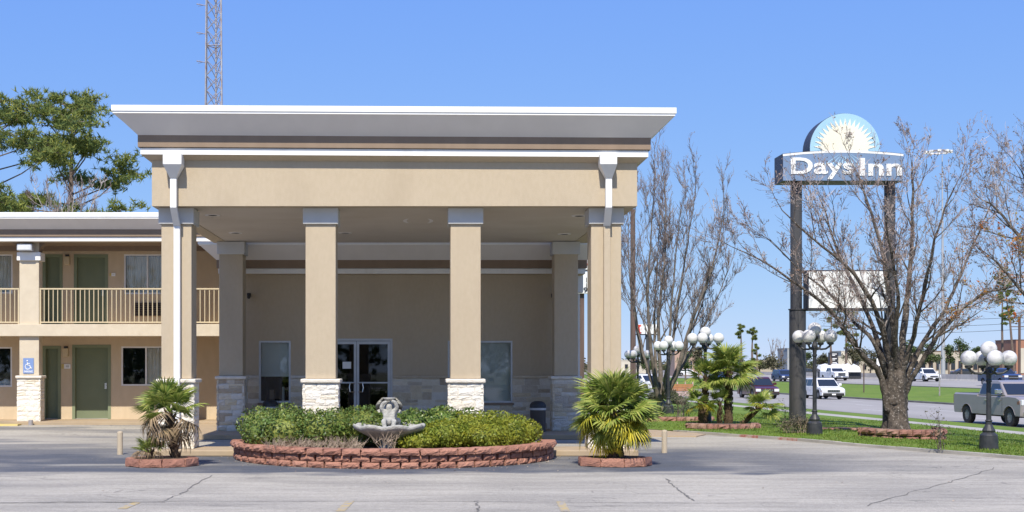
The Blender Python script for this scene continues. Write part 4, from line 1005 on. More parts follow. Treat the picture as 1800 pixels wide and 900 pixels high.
q = ghit(1487, 759, .05); bed('straight run of red brick edging behind the big tree', q.x, q.y+.4, .85, .4, math.pi, 2*math.pi, q.z, h=.13, seed=6)

# ------------------------------------------------------------ bare trees
def bare_tree(label, base, limbs, seed, levels=4, tm=M_bark, bm=M_twig, pods=.35, name='bare_tree', kids=(5, 5, 4, 4), lenf=(.62, .6, .6, .6), red=None, trunk=None, up=.12, ang=(.35, .75), finer=.0045, decay=.58, group=None):
    """limbs: list of (start, list of world points, radius) main limbs as polylines"""
    r = random.Random(seed); t = thing(name, label, 'tree', base, group); big = MB(); fine = MB(); tips = []
    def grow(p, d, L, rad, lv):
        n = 4 if lv < 3 else 3; pts = [p]; dd = d.copy(); wob = .16
        for i in range(n):
            dd = (dd+Vector((r.gauss(0, wob), r.gauss(0, wob), r.gauss(0, wob*.6)+up))).normalized(); pts.append(pts[-1]+dd*L/n)
        rs = [max(finer*.5, rad*(1-.75*i/n)) for i in range(n+1)]; tgt = big if lv <= 1 else fine
        tgt.tube(pts, rs, 6 if lv <= 1 else 4 if lv == 2 else 3, cap=False)
        if lv >= levels: tips.append(pts[-1]); return
        kc = kids[min(lv, len(kids)-1)]
        for k_ in range(kc):
            f_ = r.uniform(.25, .97) if k_ else 1.; i = min(n-1, int(f_*n)); q_ = pts[i].lerp(pts[i+1], f_*n-i); base_d = (pts[i+1]-pts[i]).normalized()
            a = r.uniform(*ang)*(1 if k_ else .4); perp = base_d.cross(Vector((r.gauss(0, 1), r.gauss(0, 1), r.gauss(0, 1)))).normalized()
            grow(q_, (base_d*math.cos(a)+perp*math.sin(a)).normalized(), L*lenf[min(lv, len(lenf)-1)]*r.uniform(.7, 1.15)*(1-.35*f_ if k_ else 1), max(finer, rs[i]*decay), lv+1)
    for pts, r0, r1, nk, kl in limbs:
        pts = [Vector(p) for p in pts]; n = len(pts); fine_pts = []; fr_ = []
        for i in range(n-1):
            for j in range(4):
                u_ = j/4; a_ = pts[max(0, i-1)]; b_ = pts[i]; c_ = pts[i+1]; d_ = pts[min(n-1, i+2)]
                p = .5*((2*b_)+(-a_+c_)*u_+(2*a_-5*b_+4*c_-d_)*u_*u_+(-a_+3*b_-3*c_+d_)*u_**3); fine_pts.append(p+Vector((r.gauss(0, .012), r.gauss(0, .012), 0)))
        fine_pts.append(pts[-1]); m_ = len(fine_pts); fr_ = [(r0+(r1-r0)*(i/(m_-1))**.6)*.95 for i in range(m_)]
        fr_ = [x*(1+.07*r.gauss(0, 1)) if r0 > .05 else x for x in fr_]; big.tube(fine_pts, fr_, 9, cap=True)
        for k_ in range(nk):
            f_ = .28+.72*(k_+r.random())/nk if k_ < nk-1 else 1.; f_ = min(1, f_); i = min(m_-2, int(f_*(m_-1))); q_ = fine_pts[i].lerp(fine_pts[i+1], min(1, f_*(m_-1)-i)); bd = (fine_pts[i+1]-fine_pts[i]).normalized()
            a = r.uniform(*ang)*(1 if k_ < nk-1 else .2); perp = bd.cross(Vector((r.gauss(0, 1), r.gauss(0, 1), r.gauss(0, 1)))).normalized()
            grow(q_, (bd*math.cos(a)+perp*math.sin(a)).normalized(), kl*r.uniform(.75, 1.2)*(1.1-.4*f_), max(.011, fr_[i]*.48), 1)
    if trunk:
        tk = MB(); n_ = 22; prof = trunk['prof']; vs = []
        for (z_, rr, cx_, cy_) in prof:
            for k_ in range(n_):
                a = 2*math.pi*k_/n_; q_ = rr*(1+trunk.get('flute', .12)*math.sin(5*a+z_*1.3)+.06*math.sin(9*a-z_*2)+.05*mnoise.noise((math.cos(a)*2, math.sin(a)*2, z_*3)))
                vs.append((cx_+q_*math.cos(a), cy_+q_*math.sin(a), z_))
        tk.add(vs, [(i*n_+k_, i*n_+(k_+1) % n_, (i+1)*n_+(k_+1) % n_, (i+1)*n_+k_) for i in range(len(prof)-1) for k_ in range(n_)]); tk.build('trunk', tm, t, smooth=True)
    big.build('limbs', tm, t, smooth=True, fix=False); cr = fine.build('crown', bm, t, fix=False)
    if pods:
        P_ = np.array([list(p) for p in tips if r.random() < pods]); P_ = np.repeat(P_, 2, 0)+np.random.default_rng(seed).normal(0, .02, (len(P_)*2, 3))
        leaves('seed_pods', P_, np.tile([0, 0, 1.], (len(P_), 1)), .034, M_pod, t, seed, aspect=1.2, jn=3)
    if red:
        P_ = np.array([list(p) for p in tips if red(p) and r.random() < .5])
        if len(P_): P_ = np.repeat(P_, 2, 0); P_ = P_+np.random.default_rng(seed).normal(0, .05, P_.shape); leaves('autumn_leaves', P_, np.tile([0, 0, 1.], (len(P_), 1)), .06, M_redleaf, t, seed, aspect=1.5, jn=3)
    return t, tips
# big tree: limbs traced as points at their own depth
BY = TB.y
def bp(px, py, dy=0): Y = BY+dy; return (X(px, Y), Y, Z(py, Y))
sz = BY/F
prof = [(TB.z-.1, 29.9*sz, *bp(1577, 0)[:2]), (TB.z+.08, 25.5*sz, *bp(1577, 0)[:2]), (TB.z+.35, 21.1*sz, *bp(1576, 0)[:2]), (TB.z+.8, 18.5*sz, *bp(1574, 0)[:2]), (TB.z+1.15, 18.9*sz, *bp(1573, 0)[:2]), (TB.z+1.4, 19.4*sz, *bp(1574, 0)[:2]), (TB.z+1.6, 15.0*sz, *bp(1576, 0)[:2]), (TB.z+1.8, 5.3*sz, *bp(1576, 0)[:2])]
LB = [([bp(1563, 725, -.1), bp(1554, 682, -.1), bp(1540, 648, -.2), bp(1516, 625, -.4), bp(1490, 588, -.7), bp(1448, 535, -1.1), bp(1400, 500, -1.4), bp(1345, 462, -1.6), bp(1300, 440, -1.7)], .13, .012, 11, 1.35),
      ([bp(1567, 720, .1), bp(1562, 670, .1), bp(1548, 620, .3), bp(1530, 560, .7), bp(1500, 500, 1.1), bp(1468, 430, 1.4), bp(1450, 370, 1.6), bp(1440, 345, 1.7)], .13, .012, 10, 1.3),
      ([bp(1570, 712, -.15), bp(1567, 660, -.15), bp(1556, 600, -.2), bp(1532, 530, -.5), bp(1490, 470, -.8), bp(1430, 420, -1.0), bp(1375, 370, -1.1)], .14, .014, 11, 1.35),
      ([bp(1575, 655), bp(1570, 580, .1), bp(1560, 500, .2), bp(1545, 420, .3), bp(1520, 340, .4), bp(1505, 300, .5)], .14, .012, 10, 1.2),
      ([bp(1582, 655), bp(1590, 570, .4), bp(1598, 490, .8), bp(1604, 400, 1.1), bp(1604, 320, 1.2), bp(1602, 285, 1.3)], .13, .014, 10, 1.2),
      ([bp(1580, 712, -.15), bp(1586, 662, -.15), bp(1605, 590, -.4), bp(1622, 520, -.8), bp(1640, 440, -1.2), bp(1660, 370, -1.5), bp(1680, 325, -1.6)], .12, .012, 10, 1.2),
      ([bp(1585, 715, .1), bp(1592, 665, .1), bp(1625, 600, .2), bp(1660, 545, .4), bp(1690, 480, .7), bp(1720, 410, .9), bp(1745, 350, 1.0)], .115, .012, 9, 1.15),
      ([bp(1588, 722), bp(1594, 682), bp(1620, 635, -.1), bp(1650, 590, -.3), bp(1690, 545, -.4), bp(1732, 515, -.5), bp(1775, 505, -.6), bp(1830, 480, -.7)], .12, .012, 11, 1.2),
      ([bp(1577, 655), bp(1572, 590, -.5), bp(1580, 520, -1.0), bp(1565, 440, -1.5), bp(1555, 370, -1.8)], .11, .014, 9, 1.2),
      ([bp(1560, 665), bp(1535, 600, -.3), bp(1500, 565, .2), bp(1462, 520, .3), bp(1410, 478, .5), bp(1350, 420, .6)], .09, .012, 9, 1.2)]
bare_tree('big bare vase-shaped tree with thick dark trunk in front of the motel sign', (TB.x, TB.y, TB.z), LB, 11, levels=4, kids=(6, 5, 5, 5), trunk=dict(prof=prof, flute=.13), pods=.3, finer=.006, lenf=(.66, .62, .6, .55), bm=M_twig2,
          red=lambda p: p.x > 12.9 and p.z < 4.9 and math.sin(p.x*3+p.z*2) > .75, ang=(.35, .85), up=.07)
# multi-stemmed tree right of the canopy
TA = ghit(1166, 727, .06)
def ap(px, py, dy=0): Y = TA.y+dy; return (X(px, Y), Y, Z(py, Y))
LA = [([ap(1158, 705), ap(1148, 640, -.3), ap(1139, 560, -.5), ap(1140, 480, -.6), ap(1145, 400, -.7), ap(1150, 330, -.8)], .12, .012, 12, 1.5),
      ([ap(1160, 712), ap(1152, 640, .3), ap(1150, 560, .5), ap(1155, 470, .6), ap(1160, 380, .7)], .09, .012, 10, 1.5),
      ([ap(1162, 705), ap(1160, 640, .1), ap(1158, 560, .0), ap(1168, 460, -.1), ap(1170, 370, -.1), ap(1168, 320, 0)], .11, .012, 11, 1.5),
      ([ap(1165, 700), ap(1176, 640, .2), ap(1186, 570, .4), ap(1198, 490, .5), ap(1212, 410, .6), ap(1222, 340, .6)], .12, .012, 12, 1.5),
      ([ap(1168, 700), ap(1190, 655, -.3), ap(1205, 600, -.5), ap(1222, 550, -.6), ap(1245, 490, -.7), ap(1262, 430, -.7), ap(1272, 370, -.8)], .14, .012, 11, 1.4),
      ([ap(1172, 690), ap(1200, 640, .3), ap(1212, 590, .4), ap(1238, 520, .6), ap(1252, 450, .7)], .09, .012, 9, 1.4),
      ([ap(1160, 705), ap(1140, 655, .2), ap(1122, 580, .5), ap(1112, 500, .7), ap(1112, 420, .8), ap(1118, 350, .8)], .09, .012, 10, 1.4),
      ([ap(1170, 692), ap(1205, 635, .1), ap(1236, 575, .2), ap(1262, 520, .3), ap(1284, 465, .3)], .08, .012, 10, 1.3),
      ([ap(1130, 640, .5), ap(1116, 560, .6), ap(1106, 470, .6), ap(1104, 390, .6)], .05, .012, 9, 1.3),
      ([ap(1165, 695), ap(1175, 620, -.6), ap(1180, 540, -.8), ap(1188, 450, -.9), ap(1196, 370, -1.0)], .09, .012, 10, 1.5)]
bare_tree('tall multi-stemmed bare tree just right of the canopy', (TA.x, TA.y, TA.z), LA, 12, levels=4, tm=M_bark2, bm=M_twig, kids=(5, 5, 5, 5), up=.17, ang=(.28, .62), pods=.25, finer=.0065,
          trunk=dict(prof=[(TA.z-.1, .34, TA.x, TA.y), (TA.z+.15, .25, TA.x-.02, TA.y), (TA.z+.35, .19, TA.x-.03, TA.y), (TA.z+.5, .05, TA.x-.03, TA.y)]))
# tree standing just beyond the right edge of the picture
TCy = 29.5
def cp_(px, py, dy=0): Y = TCy+dy; return (X(px, Y), Y, Z(py, Y))
cz = zg(wof(X(1900, TCy), TCy))+.06
LC = [([cp_(1895, 660), cp_(1870, 560), cp_(1835, 480), cp_(1795, 420), cp_(1755, 370), cp_(1728, 352)], .12, .012, 11, 1.2),
      ([cp_(1897, 660), cp_(1880, 540, .4), cp_(1850, 420, .7), cp_(1818, 345, .9), cp_(1795, 300, 1.0)], .12, .012, 11, 1.2),
      ([cp_(1893, 670), cp_(1850, 590, -.4), cp_(1810, 530, -.7), cp_(1770, 480, -.8), cp_(1740, 450, -.8)], .1, .012, 9, 1.0),
      ([cp_(1900, 660), cp_(1900, 540), cp_(1895, 440), cp_(1885, 350)], .12, .012, 9, 1.2),
      ([cp_(1903, 660), cp_(1930, 560, -.4), cp_(1960, 460, -.6), cp_(1985, 400, -.6)], .12, .012, 8, 1.2)]
bare_tree('bare tree with rusty orange leaves reaching in from the right edge', (X(1900, TCy), TCy, cz), LC, 13, levels=4, kids=(6, 5, 5, 5), bm=M_twig2, pods=.25, ang=(.35, .8), up=.07,
          red=lambda p: p.z < 5.0 and math.sin(p.x*4+p.z*3) > .35, trunk=dict(prof=[(cz-.1, .34, X(1900, TCy), TCy), (cz+.6, .27, X(1900, TCy), TCy), (cz+1.4, .27, X(1899, TCy), TCy), (cz+1.8, .2, X(1898, TCy), TCy), (cz+1.95, .05, X(1898, TCy), TCy)]))

# ------------------------------------------------------------ leafy trees
def tufts(P, nper, ln, wd, seed, up=.5):
    """needle tufts: thin triangles radiating from each centre"""
    r = np.random.default_rng(seed); n = len(P); c = np.repeat(P, nper, 0); d = r.normal(0, 1, (n*nper, 3)); d[:, 2] += up; d /= np.linalg.norm(d, axis=1)[:, None]
    s = np.cross(d, r.normal(0, 1, (n*nper, 3))); s /= np.linalg.norm(s, axis=1)[:, None]; L = ln*(.6+.7*r.random(n*nper))[:, None]
    v = np.zeros((n*nper, 3, 3)); v[:, 0] = c+s*wd; v[:, 1] = c-s*wd; v[:, 2] = c+d*L; return v
def pine(label, base, H, spread, z0, seed, trunk_r=.25, nb=34, dens=1., name='pine_tree', group=None, lean=(0, 0), tl=.28, wd=.035, m=M_pine, prof=None):
    r = random.Random(seed); t = thing(name, label, 'tree', base, group); b = Vector(base); tr = MB()
    top = b+Vector((lean[0], lean[1], H)); mid = b.lerp(top, .5)+Vector((r.uniform(-.2, .2), 0, 0))*H/12
    tr.tube([b-Vector((0, 0, .1)), b.lerp(mid, .5), mid, mid.lerp(top, .5), top], [trunk_r, trunk_r*.85, trunk_r*.65, trunk_r*.4, .03], 9); tr.build('trunk', M_pinebark, t)
    br = MB(); C = []
    def along(f): return b.lerp(mid, f*2) if f < .5 else mid.lerp(top, f*2-1)
    for i in range(nb):
        f = z0+(1-z0)*(i+r.random())/nb; f = min(f, .99); g_ = (f-z0)/(1-z0); p = along(f)
        pr = prof(g_) if prof else (math.sin(math.pi*min(1, .16+g_*.8))**.75)
        L = spread*pr*r.uniform(.55, 1.1); a = r.uniform(0, 6.28)+i*2.4; d = Vector((math.cos(a), math.sin(a), r.uniform(.0, .5)+.35*g_)).normalized()
        q1 = p+d*L*.5+Vector((0, 0, -.04*L)); q2 = p+d*L+Vector((r.uniform(-.1, .1)*L, r.uniform(-.1, .1)*L, r.uniform(-.1, .12)*L))
        br.tube([p, q1, q2], [trunk_r*.22*(1-g_*.5), trunk_r*.12, .015], 5, cap=False)
        for k_ in range(int((6+L*4)*dens)):
            u_ = r.uniform(.62, 1.06); c = (p.lerp(q1, u_*2) if u_ < .5 else q1.lerp(q2, u_*2-1)); sp_ = .10*spread*(.4+.6*u_)
            C0 = c+Vector((r.gauss(0, sp_), r.gauss(0, sp_), r.gauss(0, sp_*.35)+.05))
            if r.random() < .3: br.tube([c, C0], [.02, .008], 3, cap=False)
            for j in range(6): C.append(C0+Vector((r.gauss(0, .15), r.gauss(0, .15), r.gauss(0, .06)))*spread*.32)
    br.build('branches', M_pinebark, t, fix=False); P_ = np.array([list(c) for c in C]); np_mesh('crown', tufts(P_, 9, tl, wd, seed), 3, m, t); return t
pine('tall pine with open layered crown above the wing roof, left of the canopy', (X(128, 62), 62, 0), Z(180, 62), 3.8, .30, 21, .26, nb=46, tl=.26, wd=.03, group='pines behind the motel wing')
pine('pine cut by the left edge of the picture, behind the wing', (X(-15, 66), 66, 0), Z(178, 66), 3.8, .32, 22, .26, nb=38, tl=.26, wd=.03, group='pines behind the motel wing')
pb = (X(118, 56), 56, 0)
bare_tree('small pale bare tree showing above the wing roof in front of the pine', pb, [([(pb[0], 56, 0), (pb[0], 56, 3), (pb[0]-.1, 56, 6)], .12, .07, 0, 1)]+[([(pb[0]-.1, 56, 6), (pb[0]+dx*.5, 56, 7.6), (pb[0]+dx, 56+dx*.2, 8.9+abs(.5-abs(dx))*.4)], .06, .012, 9, .8) for dx in (-1.3, -.8, -.3, .3, .8, 1.3)], 24, levels=3, tm=mat('pale_bark', (.46, .42, .36), (.38, .34, .3), .9, 4), bm=MATS['twig_pale'], pods=0, name='bare_tree', finer=.012)
def round_tree(label, base, H, Rr, seed, m=M_leafo, name='leafy_tree', group=None, z0=.3, n=2600, ls=.5, trunk_r=.22, nbl=9, aspect=1.6):
    r = random.Random(seed); t = thing(name, label, 'tree', base, group); b = Vector(base)
    tr = MB().tube([b-Vector((0, 0, .2)), b+Vector((0, 0, H*.35)), b+Vector((r.uniform(-.1, .1)*H, 0, H*.8))], [trunk_r, trunk_r*.8, trunk_r*.2], 8)
    bl = []
    for i in range(nbl):
        a = r.uniform(0, 6.28); q_ = r.random()**.6; f = r.uniform(z0+.12, .86); w = math.sin(math.pi*min(.95, max(.1, (f-z0)/(1-z0)*.8+.15)))
        c = (b.x+math.cos(a)*q_*Rr*.62*w, b.y+math.sin(a)*q_*Rr*.62*w, b.z+f*H); s_ = Rr*r.uniform(.32, .5); bl.append((*c, s_, s_, s_*.75)); tr.tube([b+Vector((0, 0, H*.3)), c], [trunk_r*.45, .03], 5, cap=False)
    tr.build('trunk', M_pinebark, t, fix=False); P_, N_ = blob_points(bl, n, seed, shell=.75, lump=.35); leaves('crown', P_, N_, ls, m, t, seed, aspect, jn=.9); return t
def at(px, py, dz=0): return ghit(px, py, dz)
def far(px, Y): x = X(px, Y); return (x, Y, zg(wof(x, Y)))
def fz(py, Y): return Z(py, Y)
# far trees: (px, Y, top py, radius px)
def rt(px, Y, top, rpx, label, seed, **kw):
    b = far(px, Y); H = fz(top, Y)-b[2]; return round_tree(label, b, H, rpx/F*Y, seed, ls=1.1/F*Y*2.6, n=kw.pop('n', 1500), trunk_r=1.6/F*Y, **kw)
rt(1690, 235, 590, 26, 'small dense oak left of the short lamp post globes, beyond the highway', 31)
rt(1668, 250, 600, 15, 'narrow oak against the retail wall beyond the highway', 32)
rt(1635, 240, 598, 22, 'leafy tree left of the tall grey light mast', 33)
rt(1600, 245, 592, 20, 'leafy tree seen through the limbs of the big bare tree', 34)
rt(1530, 240, 612, 24, 'olive tree right of the white tarped load', 35, m=M_leafb)
rt(1500, 250, 608, 26, 'grey-brown bushy tree over the tarped load', 36, m=M_leafb)
rt(1415, 300, 614, 20, 'green tree just left of the black stacked sign', 37)
rt(1360, 300, 622, 26, 'brown scrubby tree left of the thick sign pole', 38, m=M_leafb)
rt(1335, 310, 630, 18, 'low scrub tree beyond the lawn palms', 39, m=M_leafb)
rt(1205, 210, 612, 20, 'dark oak in front of the pink building', 40)
rt(1228, 230, 604, 22, 'pale brown bushy tree right of the pink building', 41, m=M_leafb)
rt(1183, 330, 626, 18, 'distant oak behind the multi-stemmed tree', 42)
rt(1140, 340, 630, 24, 'distant tree line clump behind the multi-stemmed tree', 43)
rt(1105, 360, 630, 22, 'distant tree beside the reddish utility pole', 44)
rt(1550, 600, 634, 22, 'distant round tree near the white road sign', 45, m=M_leafb)
def pn(px, Y, top, rpx, z0, label, seed, **kw):
    b = far(px, Y); k_ = Y/F; return pine(label, b, fz(top, Y)-b[2], rpx*k_, z0, seed, trunk_r=2.6*k_, nb=kw.pop('nb', 20), tl=3.2*k_, wd=.55*k_, dens=.8, **kw)
rt(1720, 260, 606, 20, 'oak between the small dense oak and the paired pines', 46)
rt(1580, 250, 606, 22, 'dark leafy tree directly behind the big bare trunk', 47)
rt(1445, 270, 612, 20, 'olive tree between the thick sign pole and the black stacked sign', 48, m=M_leafb)
rt(1745, 300, 612, 18, 'leafy tree at the left end of the orange storage building', 49)
rt(1270, 330, 622, 18, 'scrubby tree right behind the tall lawn palm', 50, m=M_leafb)
bl_ = []; r = random.Random(8)
for i in range(90):
    px = 1000+i*9.6+r.uniform(-4, 4); Y = 420+r.uniform(0, 60); bl_.append((X(px, Y), Y, .5, 2.6, 2.5, r.uniform(1.6, 3.6)))
P_, N_ = blob_points(bl_, 26000, 9, .5, .3); tag(leaves('far_wood', P_, N_, .75, M_leafb, None, 9, 1.5, kind='stuff'), 'low distant tree line along the horizon beyond the highway', 'trees')
pn(1763, 190, 478, 22, .5, 'tall pine with dark clumped crown, left one of the pair near the right edge', 51)
pn(1784, 185, 470, 18, .52, 'tall leaning pine, right one of the pair near the right edge', 52, lean=(-1.8, 0))
pn(1487, 210, 525, 22, .35, 'tall pine behind the left limbs of the big bare tree', 53)
pn(1462, 215, 548, 12, .5, 'slim pine left of the taller pine beyond the reader board', 57, nb=12)
pn(1302, 330, 572, 9, .72, 'slim palm-like pine top, left one of two on the horizon', 54, nb=9)
pn(1323, 330, 578, 9, .72, 'slim palm-like pine top, right one of two on the horizon', 55, nb=9)
pn(1330, 280, 606, 9, .3, 'small dark pine right of the two slim ones', 56, nb=9)
for px, top, seed in ((1358, 600, 61), (1372, 602, 62)):
    b = far(px, 320); k_ = 320/F
    bare_tree('grey bare tree on the horizon, %s one of the two left of the sign pole' % ('left' if px == 1358 else 'right'), b, [([(b[0], 320, b[2]), (b[0]+.2, 320, b[2]+3), (b[0]+dx*k_, 320, fz(top+4, 320))], .2, .05, 6, 12*k_) for dx in (-5, 0, 6)], seed, levels=2, pods=0, tm=M_bark2, bm=M_twig2, finer=.05)
# bushes on the lawn
b = at(1200, 737, .08); twig_bush('upright_shrub', 'slender upright green shrub between the clean lamp post and the lawn palms', 'shrub', (b.x, b.y, b.z), 26, .85, .16, M_twig, seed=71, ax=.2, ay=.15, leafm=M_leafo, r0=.008)
b = at(1162, 733, .08)
yu = thing('yucca', 'dark spiky yucca at the foot of the multi-stemmed tree', 'plant', b); mb = MB(); r = random.Random(5)
for i in range(46):
    a = r.uniform(0, 6.28); e = R(r.uniform(20, 85)); d = Vector((math.cos(a)*math.cos(e), math.sin(a)*math.cos(e), math.sin(e))); s_ = d.cross(Vector((0, 0, 1))).normalized()*.022; p = Vector((b.x-.1, b.y-.3, b.z)); L = r.uniform(.35, .6)
    mb.add([p-s_*.6, p+s_*.6, p+d*L*.5+s_, p+d*L, p+d*L*.5-s_], [(0, 1, 2, 3, 4)])
mb.build('blades', M_leafo, yu, fix=False)
b = at(1655, 790, .08); twig_bush('sapling', 'thin leafy sapling on the lawn right of the big bare tree', 'shrub', (b.x, b.y, b.z), 7, .75, .14, M_bark, seed=72, ax=.06, ay=.05, leafm=M_leafb, r0=.009)
b = at(1400, 762, .08); twig_bush('dry_weeds', 'dry weedy clump at the foot of the thick sign pole', 'shrub', (b.x, b.y, b.z), 60, .45, .45, M_dry, seed=73, ax=.3, ay=.2, leafm=M_leafb)
b = at(1382, 742, .08); twig_bush('rose_bush', 'sparse leafy bush left of the thick sign pole', 'shrub', (b.x, b.y, b.z), 9, .65, .5, M_bark, seed=74, ax=.1, ay=.1, leafm=M_leafb)
for i, (px, py, wpx) in enumerate(((1192, 712, 24), (1180, 700, 18), (1148, 706, 16))):
    b = at(px, py, .05); k_ = b.y/F
    shrub('scrub_bush', ['brownish scrub bush below the cedar fence, between lamp post and palms', 'brownish scrub bush hugging the cedar fence', 'brownish scrub bush left of the multi-stemmed trunk'][i], 'shrub', [(b.x, b.y, b.z+7*k_, wpx*.55*k_, .8, 9*k_), (b.x+6*k_, b.y+.4, b.z+5*k_, wpx*.4*k_, .7, 7*k_)], 1500, .11, M_leafb, seed=80+i)

# ------------------------------------------------------------ motel pylon sign
SY = 38.15; p1 = ghit(1402, 752); p2x = X(1564, 38.6)
sg = thing('pylon_sign', 'tall motel pylon sign with half-sun disc above a lettered panel on two dark poles', 'sign', (X(1486, 38.6), 38.6, 0))
x1_ = X(1399.5, 38.6)
MB().tube([(x1_+.04, 38.6, -.1), (x1_+.04, 38.6, Z(545, 38.6))], .235, 20).tube([(x1_+.04, 38.6, Z(545, 38.6)), (x1_+.04, 38.6, Z(543, 38.6))], .26, 20).build('pole', M_pole, sg, smooth=False)
MB().tube([(x1_, 38.6, Z(545, 38.6)), (x1_, 38.6, 7.1)], .165, 18).build('pole', M_pole, sg)
zz2 = zg(wof(p2x, 38.6)); MB().tube([(p2x, 38.6, zz2-.1), (p2x, 38.6, Z(560, 38.6))], .2, 20).tube([(p2x, 38.6, Z(560, 38.6)), (p2x, 38.6, 7.1)], .155, 18).build('pole', M_pole, sg)
bx0, bx1, bz0, bz1 = X(1376, SY), X(1588, SY), Z(318, SY), Z(270, SY); cxm = (bx0+bx1)/2
def arch(x, rise=.10): return bz1+rise*(1-((x-cxm)/((bx1-bx0)/2))**2)
n = 24; top = [(bx1-(bx1-bx0)*i/n, arch(bx1-(bx1-bx0)*i/n)) for i in range(n+1)]
MB().prism([(bx0, bz0), (bx1, bz0)]+top, 'y', SY+.02, SY+.9).build('cabinet', M_signdark, sg)
MB().prism([(bx0+.01, bz0+.01), (bx1-.01, bz0+.01)]+[(min(max(x, bx0+.01), bx1-.01), z-.03) for x, z in top], 'y', SY, SY+.018).build('face_panel', M_signgrey, sg)
st_ = MB(); vs = []
for x, z in top: vs += [(x, SY-.006, z-.015), (x, SY-.006, z-.075-.03*abs(1-((x-cxm)/((bx1-bx0)/2))**2)*0)]
vs = [(x*.999+cxm*.001, y_, z) for x, y_, z in vs]
st_.add(vs, [(2*i, 2*i+1, 2*i+3, 2*i+2) for i in range(n)]).build('white_arch_stripe', M_signw, sg)
dcx, dcz, dr = X(1486, SY), Z(260.5, SY), 61.5/F*SY
def halfdisc(rad, zcut, y0, y1, cxx=dcx, czz=dcz, nn=48):
    a0 = math.asin(max(-1, min(1, (zcut-czz)/rad))); pts = [(cxx+rad*math.cos(a0+(math.pi-2*a0)*i/nn), czz+rad*math.sin(a0+(math.pi-2*a0)*i/nn)) for i in range(nn+1)]; return MB().prism(pts, 'y', y0, y1)
halfdisc(dr+.01, bz1+.02, SY+.06, SY+.74).build('disc_cabinet', M_signdark, sg)
halfdisc(dr, bz1+.05, SY+.03, SY+.058).build('disc_face', M_signsky, sg)
sb = []; ncz = dcz-.02
nr = 19
for i in range(2*nr+1):
    a = math.pi*i/(2*nr); rad = dr*(.90 if i % 2 == 1 else .66); sb.append((dcx+rad*math.cos(a), ncz+rad*math.sin(a)*.98))
MB().prism(sb+[(dcx-dr*.66, bz1+.04), (dcx+dr*.66, bz1+.04)], 'y', SY+.018, SY+.029).build('sunburst', M_signcream, sg)
ry = MB()                                       # pale rays on the panel below the sun
for i in range(13):
    a = R(198+12*i); r0_, r1_ = .12, .62; c_, s__ = math.cos(a), math.sin(a)
    zc_ = bz1+.12; p0 = (dcx+c_*.2, zc_+s__*.2); L_ = .55+.35*abs(c_); p1_ = (dcx+c_*L_, max(bz0+.3, zc_+s__*L_*.8)); w_ = .02
    if p0[1] > bz1+.0: continue
    ry.add([(p0[0]-w_*.3, SY-.004, p0[1]), (p0[0]+w_*.3, SY-.004, p0[1]), (p1_[0]+w_*1.3, SY-.004, p1_[1]), (p1_[0]-w_*1.3, SY-.004, p1_[1])], [(0, 1, 2, 3)])
ry.build('pale_rays', M_signsky, sg)
put_text('Days', X(1390, SY), X(1501, SY), Z(315, SY), Z(277, SY), SY-.012, M_signw, sg, .022, .008)
put_text('Inn', X(1511, SY), X(1585, SY), Z(309, SY), Z(278, SY), SY-.012, M_signw, sg, .022, .008)
rb0, rb1, rz0, rz1 = X(1418, 38.4), X(1559, 38.4), Z(546, 38.4), Z(475, 38.4)
MB().box(rb0, rb1, 38.3, 38.75, rz0, rz1).build('reader_board_cabinet', M_signdark, sg)
MB().box(rb0+.03, rb1-.03, 38.28, 38.3, rz0+.07, rz1-.04).build('blank_reader_board', M_signw, sg)

# second pylon seen in the gap between the right columns
s2 = thing('pylon_sign', 'white roadside sign with black numerals seen in the gap between the right columns', 'sign', (X(1030, 70), 70, 0))
MB().box(X(1018, 70), X(1027, 70), 70, 70.3, -.2, Z(515, 70)).build('pole', M_wood, s2); MB().box(X(1072, 70), X(1080, 70), 70, 70.3, -.2, Z(515, 70)).build('pole', M_wood, s2)
MB().box(X(1010, 70), X(1086, 70), 69.8, 70.3, Z(516, 70), Z(478, 70)).build('message_board', M_signw, s2)
MB().box(X(1010, 70), X(1086, 70), 69.8, 70.3, Z(474, 70), Z(452, 70)).build('upper_panel', M_signw, s2)
MB().box(X(1010, 70), X(1086, 70), 69.79, 69.8, Z(477.5, 70), Z(475, 70)).build('divider', M_black, s2)
put_text('19-', X(1020, 69.8), X(1038, 69.8), Z(514, 69.8), Z(505, 69.8), 69.78, M_text_dark, s2, .01, .01)
for py in (488, 498): put_text('I', X(1030, 69.8), X(1031.4, 69.8), Z(py+8, 69.8), Z(py, 69.8), 69.78, M_text_dark, s2, .0, .01)
put_text('N', X(1028, 69.8), X(1036, 69.8), Z(470, 69.8), Z(458, 69.8), 69.78, M_signred, s2, .01, .01)
# billboard far behind the multi-stemmed tree
b = far(1138, 260); s3 = thing('billboard', 'small white billboard with red block at its left, behind the bare stems', 'billboard', b)
MB().box(X(1119, 260), X(1158, 260), 260, 260.6, Z(587, 260), Z(570, 260)).build('panel', M_signw, s3); MB().box(X(1119, 260), X(1127, 260), 259.9, 260, Z(586, 260), Z(571, 260)).build('red_block', M_signred, s3)
put_text('t', X(1124, 260), X(1128, 260), Z(584, 260), Z(573, 260), 259.85, M_signw, s3, .02, .01)
MB().box(X(1118, 260), X(1159, 260), 259.8, 260.7, Z(589, 260), Z(587, 260)).build('catwalk', M_black, s3); MB().tube([(X(1139, 260), 260.3, -.3), (X(1139, 260), 260.3, Z(589, 260))], .35, 10).build('post', M_pole, s3)
